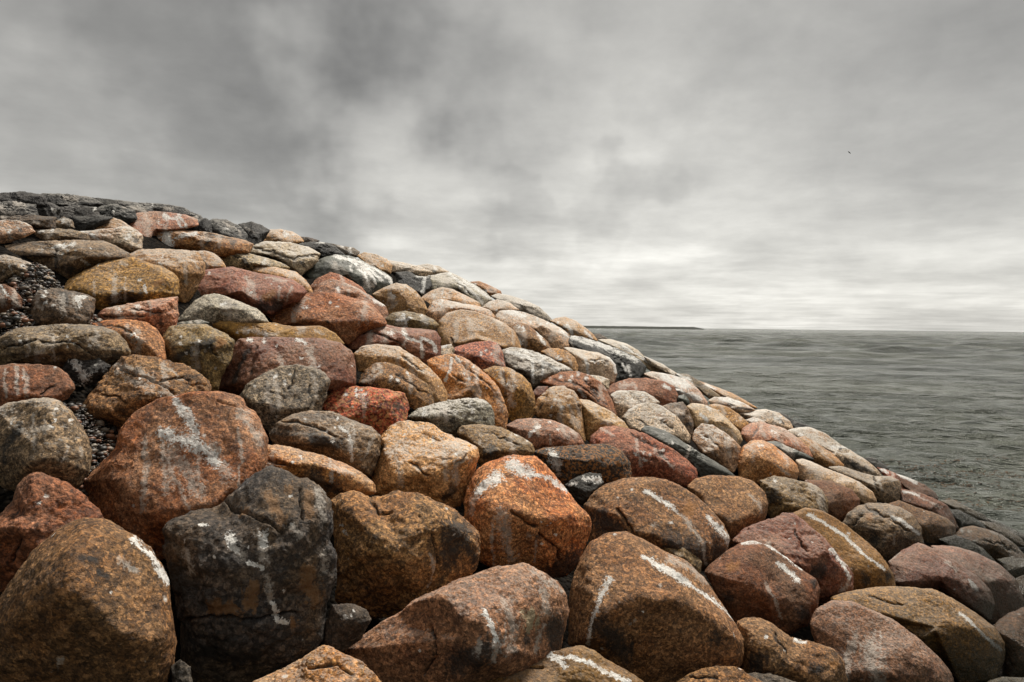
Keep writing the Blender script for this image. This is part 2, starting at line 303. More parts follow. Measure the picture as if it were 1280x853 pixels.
# ------------------------------------------------------------------ boulders
# every boulder of the slope as surveyed: rock kind | angularity | depth of colour | setback | outline | marks | label
# marks: g white dropping, f faint smear, d dark stain, k crack, o ochre patch, s sandy inclusion, each with width and path
STONES = """
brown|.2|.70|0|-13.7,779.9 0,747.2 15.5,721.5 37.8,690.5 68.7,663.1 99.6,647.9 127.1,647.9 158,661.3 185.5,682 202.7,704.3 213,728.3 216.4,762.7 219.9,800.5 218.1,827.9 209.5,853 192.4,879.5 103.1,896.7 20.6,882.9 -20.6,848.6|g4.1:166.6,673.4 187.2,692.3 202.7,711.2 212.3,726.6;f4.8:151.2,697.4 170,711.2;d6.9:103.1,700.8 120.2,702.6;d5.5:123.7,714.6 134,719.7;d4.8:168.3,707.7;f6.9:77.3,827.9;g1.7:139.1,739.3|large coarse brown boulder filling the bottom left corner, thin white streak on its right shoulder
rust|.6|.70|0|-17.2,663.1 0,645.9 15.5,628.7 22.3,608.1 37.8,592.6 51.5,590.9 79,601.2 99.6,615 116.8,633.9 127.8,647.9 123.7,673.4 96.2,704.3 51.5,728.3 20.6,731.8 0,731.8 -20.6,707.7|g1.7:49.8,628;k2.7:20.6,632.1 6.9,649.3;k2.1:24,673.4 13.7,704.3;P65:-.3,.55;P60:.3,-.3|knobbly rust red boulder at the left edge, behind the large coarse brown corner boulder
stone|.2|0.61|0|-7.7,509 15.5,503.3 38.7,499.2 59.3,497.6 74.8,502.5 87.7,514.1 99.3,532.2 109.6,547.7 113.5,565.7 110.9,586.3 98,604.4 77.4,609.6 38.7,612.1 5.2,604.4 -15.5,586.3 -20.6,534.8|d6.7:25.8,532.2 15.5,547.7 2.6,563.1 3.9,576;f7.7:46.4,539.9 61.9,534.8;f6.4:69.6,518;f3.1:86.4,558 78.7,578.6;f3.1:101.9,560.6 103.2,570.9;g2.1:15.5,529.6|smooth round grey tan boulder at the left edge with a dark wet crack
brownred|.3|.9|0|-15.5,478 -10.3,457.4 15.5,454.3 51.6,455.3 69.6,457.9 82.5,466.4 91.6,478 94.1,485.8 85.1,496.1 67.1,503.8 46.4,511.5 15.5,514.1 -10.3,514.1|f4.6:3.9,460 2.6,475.4 7.7,493.5;f3.6:33.5,472.9 32.2,496.1;d3.1:33.5,467.7;d2.3:33.5,497.4;k1.5:67.1,483.2 51.6,493.5;g1:67.6,460|flat reddish brown boulder at left edge with two vertical white drips
gneiss|.4|0.77|0|-15.5,431.6 0,420 20.6,411 46.4,407.1 85.1,403.7 108.3,405 129,408.4 144.4,414.8 157.3,426.4 164.6,439.3 159.9,450.9 144.4,457.4 123.8,462.5 90.3,461.2 51.6,460 0,457.4 -15.5,447.1|g2.6:27.1,426.4;f3.1:60.6,418.7;g2.6:83.8,434.7;f8.8:121.2,423.8;f6.2:49,438 42.6,452.2;k1.5:51.6,429 90.3,426.4 116.1,441.9;k1.5:5.2,435.5 46.4,425.1|long rough grey brown banded boulder at the left edge, above the flat reddish one
black|.8|1|.06|77.4,460 87.7,448.4 108.3,445.8 123.8,447.6 136.7,457.4 134.1,467.7 121.2,478 105.8,481.9 90.3,475.4 81.2,467.7|g7.2:91.6,450.9 99.3,462.5 105.8,472.9;g3.6:90.3,457.4 103.2,467.7|small black wedge stone plastered with white droppings, among pebbles on the left
tanbrown|.7|.85|0|99.3,511.5 109.6,493.5 126.4,475.4 140.6,457.4 152.2,445.8 170.2,441.9 196,445.8 219.2,452.2 239.9,458.7 254.1,466.4 261.8,476.7 265.7,487 257.9,506.4 221.8,529.6 180.6,545.1 144.4,545.1 123.8,537.3 108.3,532.2 99.3,521.9|f5.7:143.2,456.1 165.1,460 185.7,471.6 201.2,476.7;f5.2:144.4,465.1 167.7,478 190.9,483.2;f2.6:201.2,454.8 219.2,462.5 229.6,472.9;k1.8:147,460 175.4,470.3 201.2,478 219.2,493.5;k1.5:123.8,493.5 139.3,496.1 154.8,503.8;k1.5:203.8,475.4 232.1,470.3 247.6,480.6;f3.1:180.6,490.9 203.8,490.9;P74:.1,.70;P60:-.5,-.5|cracked brown boulder with a stepped ledge and chalky smears, behind the great red one
rust|.4|.95|0|103,602 125,578 143,560 148,540 165,520 195,500 235,490 275,488 300,494 320,515 335,545 333,575 322,605 295,650 255,675 200,700 160,695 120,660 105,625|g6:222,500 230,520 240,535;g4:243,541;g8:205,546 225,550 250,560 270,578;f12:215,565 235,590 250,620;f11:262,560 285,592;f5:206,567 220,605 237,634;f5:247,570 247,598 254,615;f9:305,515 325,550;d3:182,562;d3:179,573;k3:275,500 300,505;g3:232,508 246,545|great red brown boulder on the left with white splashes over its front lobe
blackrock|.7|.85|0|203.4,659.6 213.7,648.6 237.8,637.3 270.4,632.1 279.7,625.3 296.2,611.5 313.4,597.8 334,584.7 347.7,585.8 371.8,598.5 382.1,597.8 399.2,608.1 410.2,625.3 414.7,642.4 413,673.4 419.9,697.4 418.1,724.9 409.5,752.4 406.1,779.9 404.4,800.5 392.4,814.2 354.6,834.8 320.2,852 268.7,869.2 234.4,862.3 225.8,827.9 229.2,783.3 220.6,752.4 217.2,714.6 208.6,690.5|g6.9:287.6,671.6 294.5,685.4;f8.2:294.5,685.4 299.6,694;g6.2:332.3,669.9 330.5,680.2;f10.3:327.1,673.4 330.5,704.3;g4.1:309.9,704.3 330.5,709.4;f6.2:337.4,721.5 339.1,752.4;g3.8:342.6,755.8 347.7,776.4 358,779.9;g2.4:251.5,657.9 260.1,656.9;g1.7:232.6,676.8;g1.4:364.9,618.4;f6.2:397.5,615 406.1,649.3;f4.8:364.9,656.2 371.8,669.9;g1:268.7,697.4;g1:253.2,707.7;g1:309.9,683.7;k2.7:375.2,608.1 378.6,649.3;k2.7:230.9,773 303.1,779.9 371.8,766.1;o11.7:385.5,621.8 388.9,645.9;o13.7:382.1,714.6 392.4,745.5;o11.7:320.2,731.8 313.4,759.2;o10.3:364.9,779.9;k1.7:282.4,628.7 320.2,645.9 354.6,663.1;P70:-.1,.65;P72:.1,-.25;P60:.45,.3;o11.7:261.8,762.7 289.3,766.1;o8.9:337.4,618.4 351.2,649.3;o10.3:361.5,611.5;o8.2:303.1,639;f5.5:234.4,690.5 237.8,711.2;f4.8:402.7,690.5 406.1,714.6;d13.7:251.5,821.1 320.2,821.1;d10.3:220.6,704.3 227.5,738.6;g1.4:285.9,683.7;g1.4:354.6,738.6|big black angular boulder with ochre patches and white splashes, bottom left
tanbrown|.6|.9|0|412,625.3 424,615 441.2,610.5 458.4,618.4 473.9,620.1 489.3,613.2 516.8,612.2 537.4,621.8 561.5,633.9 582.1,647.6 599.9,666.5 599.2,697.4 592.4,714.6 571.8,738.6 537.4,755.8 503.1,769.5 465.3,776.4 434.4,769.5 417.2,752.4 418.9,707.7 413.7,663.1|g2.1:424,656.2;g2.1:429.2,666.5;g1.7:426.8,663.1;f3.1:537.4,694 540.8,714.6 537.4,736.9;f2.7:425.8,625.3;d24:571.8,663.1 564.9,697.4;k3.1:461.8,621.8 472.1,642.4 489.3,639;k2.4:540.8,666.5 547.7,683.7 544.3,714.6;d7.6:578.6,673.4 588.9,697.4;P70:.55,.25;P65:-.2,.6|lumpy golden brown boulder with a dark right shoulder, right of the black angular one
darkstone|.4|.7|.25|405.2,783.3 415.5,755.8 437.8,754.1 458.4,761 465.3,774.7 451.5,797 427.5,810.8 406.9,807.3||small dark stone deep in the gap below the lumpy golden brown boulder
orange|.5|.7|0|314.1,853 355.3,834.8 379.4,821.1 403.4,807.3 420.6,812.5 448.1,826.2 468.7,841.7 477.3,853 479,879.5 400,900.1 331.3,889.8|k2.7:386.3,834.8 420.6,831.4 441.2,845.1|orange brown rock peeping up from the bottom edge, in front of the black angular boulder
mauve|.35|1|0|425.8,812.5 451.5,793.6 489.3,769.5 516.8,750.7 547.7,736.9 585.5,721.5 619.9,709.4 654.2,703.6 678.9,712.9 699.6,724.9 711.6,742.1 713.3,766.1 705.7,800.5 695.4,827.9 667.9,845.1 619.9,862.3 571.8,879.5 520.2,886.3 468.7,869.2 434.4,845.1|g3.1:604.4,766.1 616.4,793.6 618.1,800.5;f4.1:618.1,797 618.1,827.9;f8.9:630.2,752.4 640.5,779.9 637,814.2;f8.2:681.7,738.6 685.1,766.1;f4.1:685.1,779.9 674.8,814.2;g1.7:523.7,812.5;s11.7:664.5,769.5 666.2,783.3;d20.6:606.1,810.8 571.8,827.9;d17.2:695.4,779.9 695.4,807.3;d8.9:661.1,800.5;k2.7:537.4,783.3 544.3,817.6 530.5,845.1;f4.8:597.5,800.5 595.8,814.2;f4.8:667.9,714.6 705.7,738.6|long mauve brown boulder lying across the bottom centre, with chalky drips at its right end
orangered|.35|1|0|577,628.7 582.1,611.5 592.4,590.9 606.2,578.9 637.1,569.6 671.5,569.6 684.2,578.9 699.6,597.8 709.9,613.2 723.7,630.4 737.4,645.9 740.8,659.6 734,680.2 723.7,704.3 709.9,721.5 685.9,726.6 658.4,714.6 620.6,714.6 600,704.3 589.7,680.2 578.7,649.3|g7.6:639.5,580.6 665.3,592.6;g3.4:665.3,592.6 689.3,597.8 708.2,613.2;g7.6:620.6,597.8 606.9,609.8 601.7,615;f6.9:603.4,611.5 589.7,639;f8.9:629.2,642.4 634.4,673.4 637.8,697.4;f2.1:617.9,652.8 617.9,707.7;f2.1:670.4,676.8 668.7,702.6;g1.7:677.3,653.4;g1.7:687.6,657.9;g2.1:696.2,669.2;f6.2:661.8,669.9;g1.7:690,654.5;g1.4:677.3,680.2;d4.1:630.9,661.3;d4.1:672.1,671.6;k2.1:641.2,640.7 655,652.8 672.1,659.6;k1.7:675.6,669.9 696.2,687.1 703.1,704.3;d20.6:716.8,704.3 685.9,724.9|bright orange red domed boulder with broad white splashes, centre of the foreground
black|.7|1|.1|706.5,606.4 720.2,596.1 737.4,590.9 751.2,592.6 754.6,602.9 747.7,618.4 734,632.1 720.2,625.3|g3.8:730.5,598.5 749.4,598.5;g2.1:713.4,606.4 720.2,604|little black wedge stone with a white cap, tucked behind the orange red domed boulder
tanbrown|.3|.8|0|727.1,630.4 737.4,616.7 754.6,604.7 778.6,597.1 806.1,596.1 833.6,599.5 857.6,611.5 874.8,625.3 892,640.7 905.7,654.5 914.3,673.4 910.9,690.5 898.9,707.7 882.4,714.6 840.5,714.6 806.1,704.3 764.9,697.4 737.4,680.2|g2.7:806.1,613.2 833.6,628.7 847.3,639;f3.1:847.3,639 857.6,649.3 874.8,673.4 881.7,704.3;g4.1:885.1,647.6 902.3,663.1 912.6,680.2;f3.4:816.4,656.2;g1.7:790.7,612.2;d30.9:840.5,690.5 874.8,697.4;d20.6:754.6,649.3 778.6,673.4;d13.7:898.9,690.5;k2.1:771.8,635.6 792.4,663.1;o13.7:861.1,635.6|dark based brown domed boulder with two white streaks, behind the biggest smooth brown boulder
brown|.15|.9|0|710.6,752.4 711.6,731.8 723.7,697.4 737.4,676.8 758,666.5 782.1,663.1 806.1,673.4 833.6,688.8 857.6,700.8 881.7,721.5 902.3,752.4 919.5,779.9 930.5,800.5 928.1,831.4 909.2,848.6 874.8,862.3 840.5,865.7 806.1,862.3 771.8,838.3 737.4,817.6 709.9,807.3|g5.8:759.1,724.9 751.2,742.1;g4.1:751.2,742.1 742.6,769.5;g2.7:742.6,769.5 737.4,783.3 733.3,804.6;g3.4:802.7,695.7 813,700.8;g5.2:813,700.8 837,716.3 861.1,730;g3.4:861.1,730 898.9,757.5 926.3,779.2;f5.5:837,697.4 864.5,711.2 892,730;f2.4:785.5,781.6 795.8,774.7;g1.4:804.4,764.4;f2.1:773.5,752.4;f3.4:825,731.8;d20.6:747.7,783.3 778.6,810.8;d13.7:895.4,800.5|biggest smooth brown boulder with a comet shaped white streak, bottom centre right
mustard|.35|.62|0|572.5,853 600,834.8 634.4,821.1 668.7,815.9 696.2,814.2 723.7,807.3 744.3,812.5 761.5,824.5 785.5,838.3 806.1,853 799.2,886.3 703.1,900.1 600,886.3|g3.8:673.9,809.1 692.8,824.5 713.4,822.8 737.4,827.9 764.9,841.7 785.5,852;g3.8:689.3,817.6 706.5,834.8;g2.7:715.1,800.5 718.5,805.6;k2.4:610.3,841.7 651.5,831.4 679,834.8|mustard brown boulder on the bottom edge crossed by a forked white streak
olive|.5|0.72|.12|823.3,680.2 847.3,680.2 867.9,688.8 876.5,702.6 874.8,718 840.5,707.7||small mossy stone wedged in the gap above the biggest smooth brown boulder
tanbrown|.5|.8|0|844.7,853 861.8,841.7 885.9,833.1 920.2,833.8 937.4,845.1 954.6,853 947.7,879.5 868.7,882.9|k2.1:861.8,845.1 896.2,845.1|low tan rock cut by the bottom edge, below the biggest smooth brown boulder
darkstone|.5|.9|.15|923.7,843.4 947.7,841 971.8,844.4 995.8,853 985.5,872.6 937.4,872.6||dark sliver of stone on the bottom edge, under the low knobbed brown boulder
brown|.45|.78|0|922,774.7 944.3,770.2 964.9,778.1 987.2,797 1013,802.2 1040.5,810.8 1054.2,827.9 1057.6,848.6 1054.2,865.7 1006.1,876 954.6,865.7 923.7,841.7 920.2,800.5|g2.1:992.4,800.5 1006.1,802.9;d20.6:944.3,827.9;d8.9:1023.3,838.3;k2.4:964.9,786.7 982.1,814.2;o8.9:1040.5,831.4|low brown boulder with a knob at its left end, right of bottom centre
brownred|.3|.78|0|880.7,714.6 889.3,704.3 906.5,690.5 923.7,680.2 944.3,676.8 964.9,685.4 985.5,700.8 1006.1,716.3 1019.9,724.9 1023.3,735.2 1019.9,755.8 1006.1,776.4 975.2,790.2 951.2,783.3 920.2,774.7 903.1,752.4 891,731.8|g1.7:927.1,678.5 954.6,677.8 978.6,694 1001,711.2;g2.7:973.5,707.7 987.2,718 995.1,725.6;f3.4:956.3,728.3 968.3,748.9;f2.4:968.3,748.9 976.9,773;f2.7:951.2,692.3;d11.7:909.9,745.5;d10.3:1002.7,766.1;d7.6:1016.4,728.3;o13.7:913.4,711.2|brown boulder with white edge line and short dash, right of the biggest smooth one
maroon|.6|1|0|918.5,676.8 930.5,663.1 954.6,651 978.6,639.7 992.4,640.7 1009.5,654.5 1023.3,666.5 1047.3,694 1064.5,714.6 1066.2,731.8 1047.3,747.2 1023.3,748.9 1006.1,731.8 954.6,711.2|g3.1:1037,687.1 1052.5,704.3 1061.1,721.5;f3.1:1061.1,721.5 1057.6,731.8 1050.8,738.6;f4.1:961.5,680.2;d13.7:1019.9,714.6;k2.7:992.4,663.1 1006.1,690.5;P70:.2,.6;P60:-.2,-.5|dark red craggy boulder leaning against a smooth mustard one, lower right
mustard|.25|.85|0|990.3,642.4 1007.5,633.9 1028.1,638.3 1055.6,654.5 1079.6,673.4 1100.2,694 1115.7,714.6 1119.1,731.8 1107.1,742.1 1072.8,745.5 1048.7,731.8 1014.4,697.4|g2.1:1010.9,642.4 1045.3,663.1 1059,673.4;g1.4:1059,673.4 1076.2,692.3 1103.7,711.2;d13.7:1110.5,721.5;d8.9:1083.1,724.9|smooth mustard yellow boulder with a long fine white streak, right side
brown|.2|.92|0|860.1,608.1 868.7,598.5 889.3,593.3 920.2,594.4 940.8,601.2 954.6,615 958.7,630.4 954.6,647.6 937.4,663.1 913.4,680.2 892.8,666.5 873.9,639|f2.7:935.7,618.4 947.7,628.7 949.4,640.7|rounded brown boulder with one small drip, below the dark flat slab
olive|.6|0.72|0|949.4,599.5 968.3,594.4 992.4,599.5 1013,604.7 1026.7,613.2 1033.6,625.3 1032.9,642.4 1006.1,647.6 964.9,645.9 954.6,628.7|f6.2:1013,608.1 1025,618.4 1028.4,639;d13.7:964.9,621.8;P80:.2,.75;P60:-.8,-.3|squarish olive brown boulder with a grey white band down its right end
brownred|.3|.7|.05|1006.1,599.5 1040.5,601.2 1064.5,611.5 1074.8,625.3 1073.1,639 1061.1,647.6 1047.3,656.2 1026.7,649.3 1013,628.7||dark reddish brown boulder directly right of the squarish olive one
gneiss|.35|0.72|0|1054.8,654.8 1060,643.2 1072.9,631.5 1090.9,627.7 1106.4,629 1124.4,634.1 1139.9,644.4 1150.2,659.9 1152.8,678 1139.9,685.7 1119.3,698.6 1103.8,703.8 1083.2,683.1 1062.5,665.1|g2.1:1114.1,647 1127,649.6;g2.1:1127,649.6 1134.8,656 1147.7,667.7;f2.3:1119.3,667.7 1118,680.6;k1.8:1080.6,631.5 1109,647 1139.9,665.1;k1.5:1065.1,657.3 1078,647;d12.9:1093.5,675.4;o7.7:1088.3,644.4|banded brown boulder with lengthwise cracks and a white smear, lower right
brown|.15|.62|.05|1103.8,631.5 1124.4,625.1 1145.1,634.1 1165.7,640.6 1183.8,648.3 1194.1,657.3 1194.1,668.9 1183.8,679.3 1160.6,681.8 1145.1,672.8 1124.4,652.2||smooth pinkish tan boulder abutting the banded brown one, lower right
sand|.3|.85|0|994.2,574.8 1003.2,572.7 1016.1,577.4 1031.6,585.1 1052.2,592.9 1072.9,601.9 1090.9,613.5 1096.1,625.1 1085.8,630.3 1065.1,623.8 1031.6,605.8 1000.6,600.6 997.5,587.7|f10.3:1008.4,580 1023.8,592.9|sandy yellow boulder with a chalky left end, below the dark green sliver
stone|.15|0.56|0|1034.2,583.8 1052.2,582.5 1075.4,590.3 1093.5,595.4 1111.5,594.9 1123.2,600.6 1126.5,610.9 1124.4,625.1 1109,629 1093.5,625.1 1078,610.9 1054.8,596.7|f2.1:1097.4,598 1103.8,613.5;k2.1:1093.5,596.7 1098.6,613.5|long smooth grey stone shaped like a loaf, close to the water
orange|.2|1|0|921.8,580.5 924.1,568.8 928.8,557.1 938.2,551.2 952.3,550.1 966.3,555.9 982.7,568.8 995.6,580.5 998.7,589.9 994.5,599.3 971,604 938.2,601.6 924.1,597|f2.1:931.2,559.4 945.2,554.7;f2.3:968.7,580.5 987.4,594.6;f1.6:971,564.1 982.7,573.5|round bright orange boulder just below the dark green sliver of stone
slate|.6|1|0|958.1,552.4 971,551.2 989.8,560.6 1008.5,567.6 1017.9,573.5 1003.8,576.3 989.8,574.7 971,564.1||thin dark green stone sliver between pink and orange boulders, near the water
salmon|.3|.95|0|926.5,543 928.8,536 938.2,528.5 949.9,527.8 966.3,531.3 980.4,536 996.8,547.7 1010.9,559.4 1016.7,570 1003.8,571.2 985.1,564.1 966.3,557.1 952.3,554.7 933.5,553.6|f2.1:964,532.5 980.4,540.7 994.5,557.1;f2.1:978.1,536 994.5,550.1 1003.8,564.1;k1.4:940.5,543 947.6,533.6;f2.8:951.1,541.9|pinkish orange boulder with slanting white stripes and a notch, near the water
orange|.3|.75|0|992.9,549 1005.8,545.1 1023.8,555.5 1041.9,568.4 1054.8,580 1053.5,586.4 1031.6,583.8 1016.1,577.4 1003.2,567.1|f2.3:1005.8,549 1026.4,564.5 1041.9,580;f2.1:1016.1,551.6 1031.6,567.1|small striped orange brown stone under the long grey and pink waterside boulder
pinkgrey|.5|.85|0|980,538.7 995.5,534.3 1013.5,534 1031.6,541.3 1047.1,552.9 1065.1,564.5 1083.2,574.8 1096.1,585.1 1101.7,592.3 1090.9,595.4 1070.3,592.3 1054.8,585.1 1031.6,567.1 1005.8,551.6|d6.2:1057.4,577.4 1083.2,587.7;f5.2:1018.7,551.6 1047.1,561.9;g1.8:1039.3,558 1060,560.6;f2.1:1070.3,574.8 1090.9,587.7;g1.3:1000.6,542.6 1021.3,559.3;o5.7:1011,537.4 1031.6,545.1|long pink and dark grey waterside boulder streaked white, right of the notched one
black|.5|1|0|1079.3,572.2 1090.9,571.7 1103.8,580 1111.5,586.4 1098.6,589 1085.8,582.5||small black stone at the waterline beyond the long pink and grey boulder
red|.4|.75|0|1096.1,583.8 1106.4,586.4 1119.3,591.6 1134.8,603.2 1137.3,614.8 1124.4,613.5 1106.4,598|g1.3:1101.2,587.7 1109,590.3|small vivid red stone close to the waterline, behind the grey loaf shaped stone
brownred|.3|.62|0|1116.7,590.8 1134.8,596.7 1155.4,605.8 1168.3,614.8 1172.9,622.5 1165.7,627.7 1139.9,619.9 1124.4,605.8|g1.3:1120.6,591.6 1132.2,596.7 1145.1,603.2|brown waterside stone with a white upper edge, right of the vivid red one
brownred|.35|.8|0|1125.7,610.9 1145.1,614 1165.7,622.5 1183.8,631.5 1194.1,647 1199.8,659.9 1191.5,662.5 1170.9,654.8 1145.1,636.7 1128.3,626.4|g1.3:1129.6,614.8 1147.7,618.6;f2.6:1147.7,621.2 1176,634.1|long reddish brown stone sloping to the water, above the smooth pinkish tan boulder
black|.6|1|0|1186.3,636.7 1199.2,637.2 1212.1,644.4 1227.6,653.5 1234.1,660.4 1212.1,665.1 1199.2,665.1 1190.2,652.2||black wedge stone beside the water, between brown waterside boulders on the right
olive|.4|0.54|0|1174.7,625.9 1191.5,624.3 1212.1,635.4 1230.2,643.2 1235.4,650.9 1219.9,652.2 1199.2,644.4||dark olive stone at the waterline above the black wedge, right side
mustard|.4|.5|0|1219.9,649.6 1243.1,653.5 1261.1,662.5 1276.6,672.8 1284.4,683.1 1263.7,680.6 1237.9,670.2|f1.3:1258.6,667.7 1266.3,670.2|dull yellow brown stone low on the waterline near the right edge
darkstone|.5|1|0|1230.2,645.7 1248.2,652.2 1263.7,660.4 1280,667.7 1299.8,678 1284.4,684.4 1258.6,670.2||dark weedy stone lying in the water edge at the far right
brown|.3|.85|0|1194.1,668.9 1201.8,659.9 1217.3,656.8 1232.8,661.2 1250.8,667.7 1268.9,680.6 1280,692.2 1294.7,706.3 1274,706.3 1237.9,703.8 1219.9,694.7 1204.4,680.6|f3.1:1221.2,675.4 1227.6,685.7;k1.8:1227.6,675.4 1253.4,680.6 1274,693.4;f2.1:1237.9,665.1 1263.7,675.4|brown boulder with a long fold near the right edge, above the salmon one
black|.6|1|.05|1173.4,674.1 1194.1,668.2 1212.1,675.4 1230.2,687 1245.7,701.2 1217.3,698.6 1186.3,685.7|f2.1:1222.5,678 1227.6,685.7|black stone squeezed between the salmon boulder and the folded brown one
salmon|.2|.6|0|1162.1,680.9 1193,683 1220.5,690.5 1247.9,704.3 1268.6,724.9 1279.6,748.9 1278.9,766.1 1258.3,779.9 1234.2,773 1217,738.6 1186.1,707.7||large dull salmon pink boulder near the right edge, behind the purplish red one
maroon|.3|.85|0|1110.5,702.6 1127.7,687.1 1148.3,677.8 1168.9,685.4 1193,700.8 1220.5,719.7 1237.6,736.9 1242.8,752.4 1237.6,771.3 1203.3,762.7 1172.4,742.1 1134.6,738.6 1115.7,728.3|f3.1:1182.7,700.8 1196.4,711.2;g2.1:1211.9,725.9 1222.2,738.6;f1.7:1112.3,700.8 1124.3,690.5|purplish red boulder with two white dabs, lower right
golden|.25|.62|0|1031.5,748.9 1059,738.6 1093.4,733.5 1134.6,731.8 1165.5,735.2 1193,748.9 1220.5,766.1 1244.5,785 1255.9,803.9 1254.8,827.9 1244.5,852 1199.9,855.4 1172.4,821.1 1117.4,779.9 1065.9,762.7|g2.4:1199.9,766.1 1220.5,785 1249.7,812.5;k2.4:1083.1,745.5 1124.3,755.8|coarse golden brown boulder with one slanting white dash, bottom right
mauve|.2|.72|0|1010.9,779.9 1017.8,759.2 1038.4,749.6 1062.4,750.7 1089.9,762.7 1124.3,779.9 1151.8,800.5 1175.8,824.5 1190.2,841.7 1194.7,858.9 1179.2,886.3 1083.1,889.8 1048.7,862.3 1028.1,827.9|f7.6:1068.6,793.6 1062.4,814.2 1059,834.8;f15.8:1088.2,803.9 1091.6,824.5 1096.8,848.6;f2.7:1058.3,834.8 1059.7,852|plum brown boulder with two wide greyish white drips, bottom right
brown|.3|.6|0|1239.4,783.3 1261.7,766.1 1279.9,758.6 1302.9,755.8 1320.1,800.5 1313.2,852 1279.9,858.9 1254.8,852 1251.4,817.6||dark brown boulder cut by the right edge of the view near the bottom
olive|.4|0.50|0|1229.1,855.4 1251.4,845.8 1279.9,846.8 1302.9,855.4 1292.6,882.9 1237.6,882.9||grey brown stone in the bottom right corner
stone|.4|0.45|0|1246.2,699.1 1265.1,695.7 1279.9,699.1 1302.9,707.7 1292.6,724.9 1272,724.9 1254.8,714.6||small dark speckled grey stone at the right edge, above the dark brown boulder
mauve|.3|.6|0|1266.8,724.9 1279.9,718.7 1302.9,731.8 1292.6,759.2 1275.4,752.4||small plum coloured stone at the right edge, under the speckled grey one
red|.4|.85|0|738,555.4 740.6,545.1 752.2,534.8 767.7,532.2 790.9,536 806.3,541.2 821.8,550.2 839.9,560.6 857.9,573.4 869.5,583.8 870.8,596.7 857.9,604.4 819.2,604.4 780.6,599.2 765.1,576 754.8,565.7|g2.1:792.9,566.2 796,567.8;g2.6:805.1,574.7 808.4,576.5;g1.5:803.8,565.7;f3.1:819.2,560.6 832.1,570.9 842.5,583.8;f2.3:752.2,536 767.7,545.1;k1.8:785.7,539.9 821.8,558 837.3,576;d10.3:780.6,576|large blood red boulder with white lichen spots, beside the dark flat slab
blackorange|.5|1|-.08|667.1,564.4 682.5,559.3 708.3,558 736.7,555.4 759.9,554.9 775.4,561.8 787,578.6 787,596.7 765.1,604.4 741.9,601.8 703.2,604.4 677.4,581.2|g5.7:689,567 694.1,583.8;f4.1:695.4,586.3 696.7,594.1|black boulder flecked with orange, above the bright orange red domed boulder
slate|.9|1|0|801,538.3 806.9,531.8 821,533.6 837.4,540.7 853.8,552.4 872.5,564.1 893.6,575.8 910.1,585.2 921.8,594.6 900.7,598.1 877.2,597 860.8,580.5 842.1,564.1 818.6,550.1|d1.4:853.8,561.8;g0.7:884.3,561.8;g0.7:839.7,553.6;P70:.45,.5;P50:-.5,-.55|long flat dark slate slab lying diagonally beside the blood red boulder
stonepink|.4|.75|0|865.5,550.1 867.9,538.3 877.2,529.4 891.3,531.3 905.4,540.7 917.1,550.1 925.3,559.4 924.6,573.5 917.1,587.6 900.7,582.9 877.2,566.5|f1.9:910.1,550.1 923,564.1;f3.3:881.9,536 891.3,552.4;k1.4:877.2,540.7 900.7,561.8;f2.3:896,568.8;d2.3:891.3,540.7|knobbly pink and brown boulder between the slate slab and the orange boulder
sand|.15|.95|0|858.5,507.9 865.5,503.9 879.6,505.5 896,512.5 910.1,524.3 924.1,538.3 927.6,548.9 921.8,555.9 900.7,545.4 877.2,533.6 865.5,534.8 862,519.6|g1.6:879.6,521.9 884.3,527.8;f1.4:900.7,533.6 914.7,538.3 921.8,550.1|smooth pale sandy boulder with a white line, above the knobbly pink and brown one
gneiss|.5|0.68|0|828,507.9 839.7,503.2 853.8,502.7 860.8,512.5 866.7,526.6 865.5,543 857.3,543 840.9,524.3|f2.3:846.8,512.5 853.8,517.2;d4.7:860.8,531.3|small dark grey streaky stone left of the smooth pale sandy boulder
pinkgrey|.25|1.1|0|778.8,521.9 785.8,512.5 797.5,505.5 811.6,503.2 828,507.9 844.4,519.6 856.1,533.6 862.5,543 862,552.4 849.1,551.2 825.7,541.9 799.9,540.7 785.8,534.8|k1.2:795.2,521.9 806.9,531.3;k1.2:828,526.6 842.1,536;o5.2:821,514.9 830.3,526.6|whitish pink granite boulder with cracks, directly above the slate slab
pinkgrey|.25|.85|.03|763.5,493.8 771.7,488.6 788.1,487.9 804.5,489.6 816.3,496.1 824.5,503.2 816.3,512.5 788.1,519.6 776.4,524.3 767,514.9||speckled grey pink boulder, left of and behind the whitish pink granite one
rust|.4|.75|0|755.3,489.1 767,479.7 785.8,473.2 806.9,472.2 828,476.2 842.1,483.2 847.2,493.8 844.4,503.2 828,509 813.9,498.5 783.4,492.6 757.7,498.5|g1.4:830.3,482.1 837.4,485.6;f4.7:774.1,483.2 788.1,479.7;f1.9:832.7,493.8|rough dark rust coloured boulder behind the grey pink speckled one
white|.3|1|0|801,468 816.3,464.5 837.4,468 858.5,473.9 872.5,486.8 884.3,500.8 884.3,506.7 865.5,505.5 853.8,502 842.1,492.6 825.7,477.4|g7:830.3,470.3 858.5,482.1;g4.7:846.8,486.8 872.5,498.5;o3.3:806.9,466.8 823.3,470.3|boulder whitewashed by droppings, between the rust boulder and the water edge rocks
pinkgrey|.5|.75|0|804.5,444.5 816.3,449.7 830.3,456.3 846.8,466.8 863.2,477.4 853.8,480.9 830.3,466.8 811.6,456.3|d2.3:828,461;d1.9:842.1,468;f1.4:835,458.6|row end grey pink rock on the skyline of the slope, against the water
gneiss|.5|0.68|0|843.2,466.8 860.8,468 877.2,478.5 898.3,492.6 903,497.3 886.6,497.3 863.2,482.1|g1.9:846.8,468 863.2,475;d2.8:886.6,493.8|dark grey rock with pale top, below the row end rock on the water edge
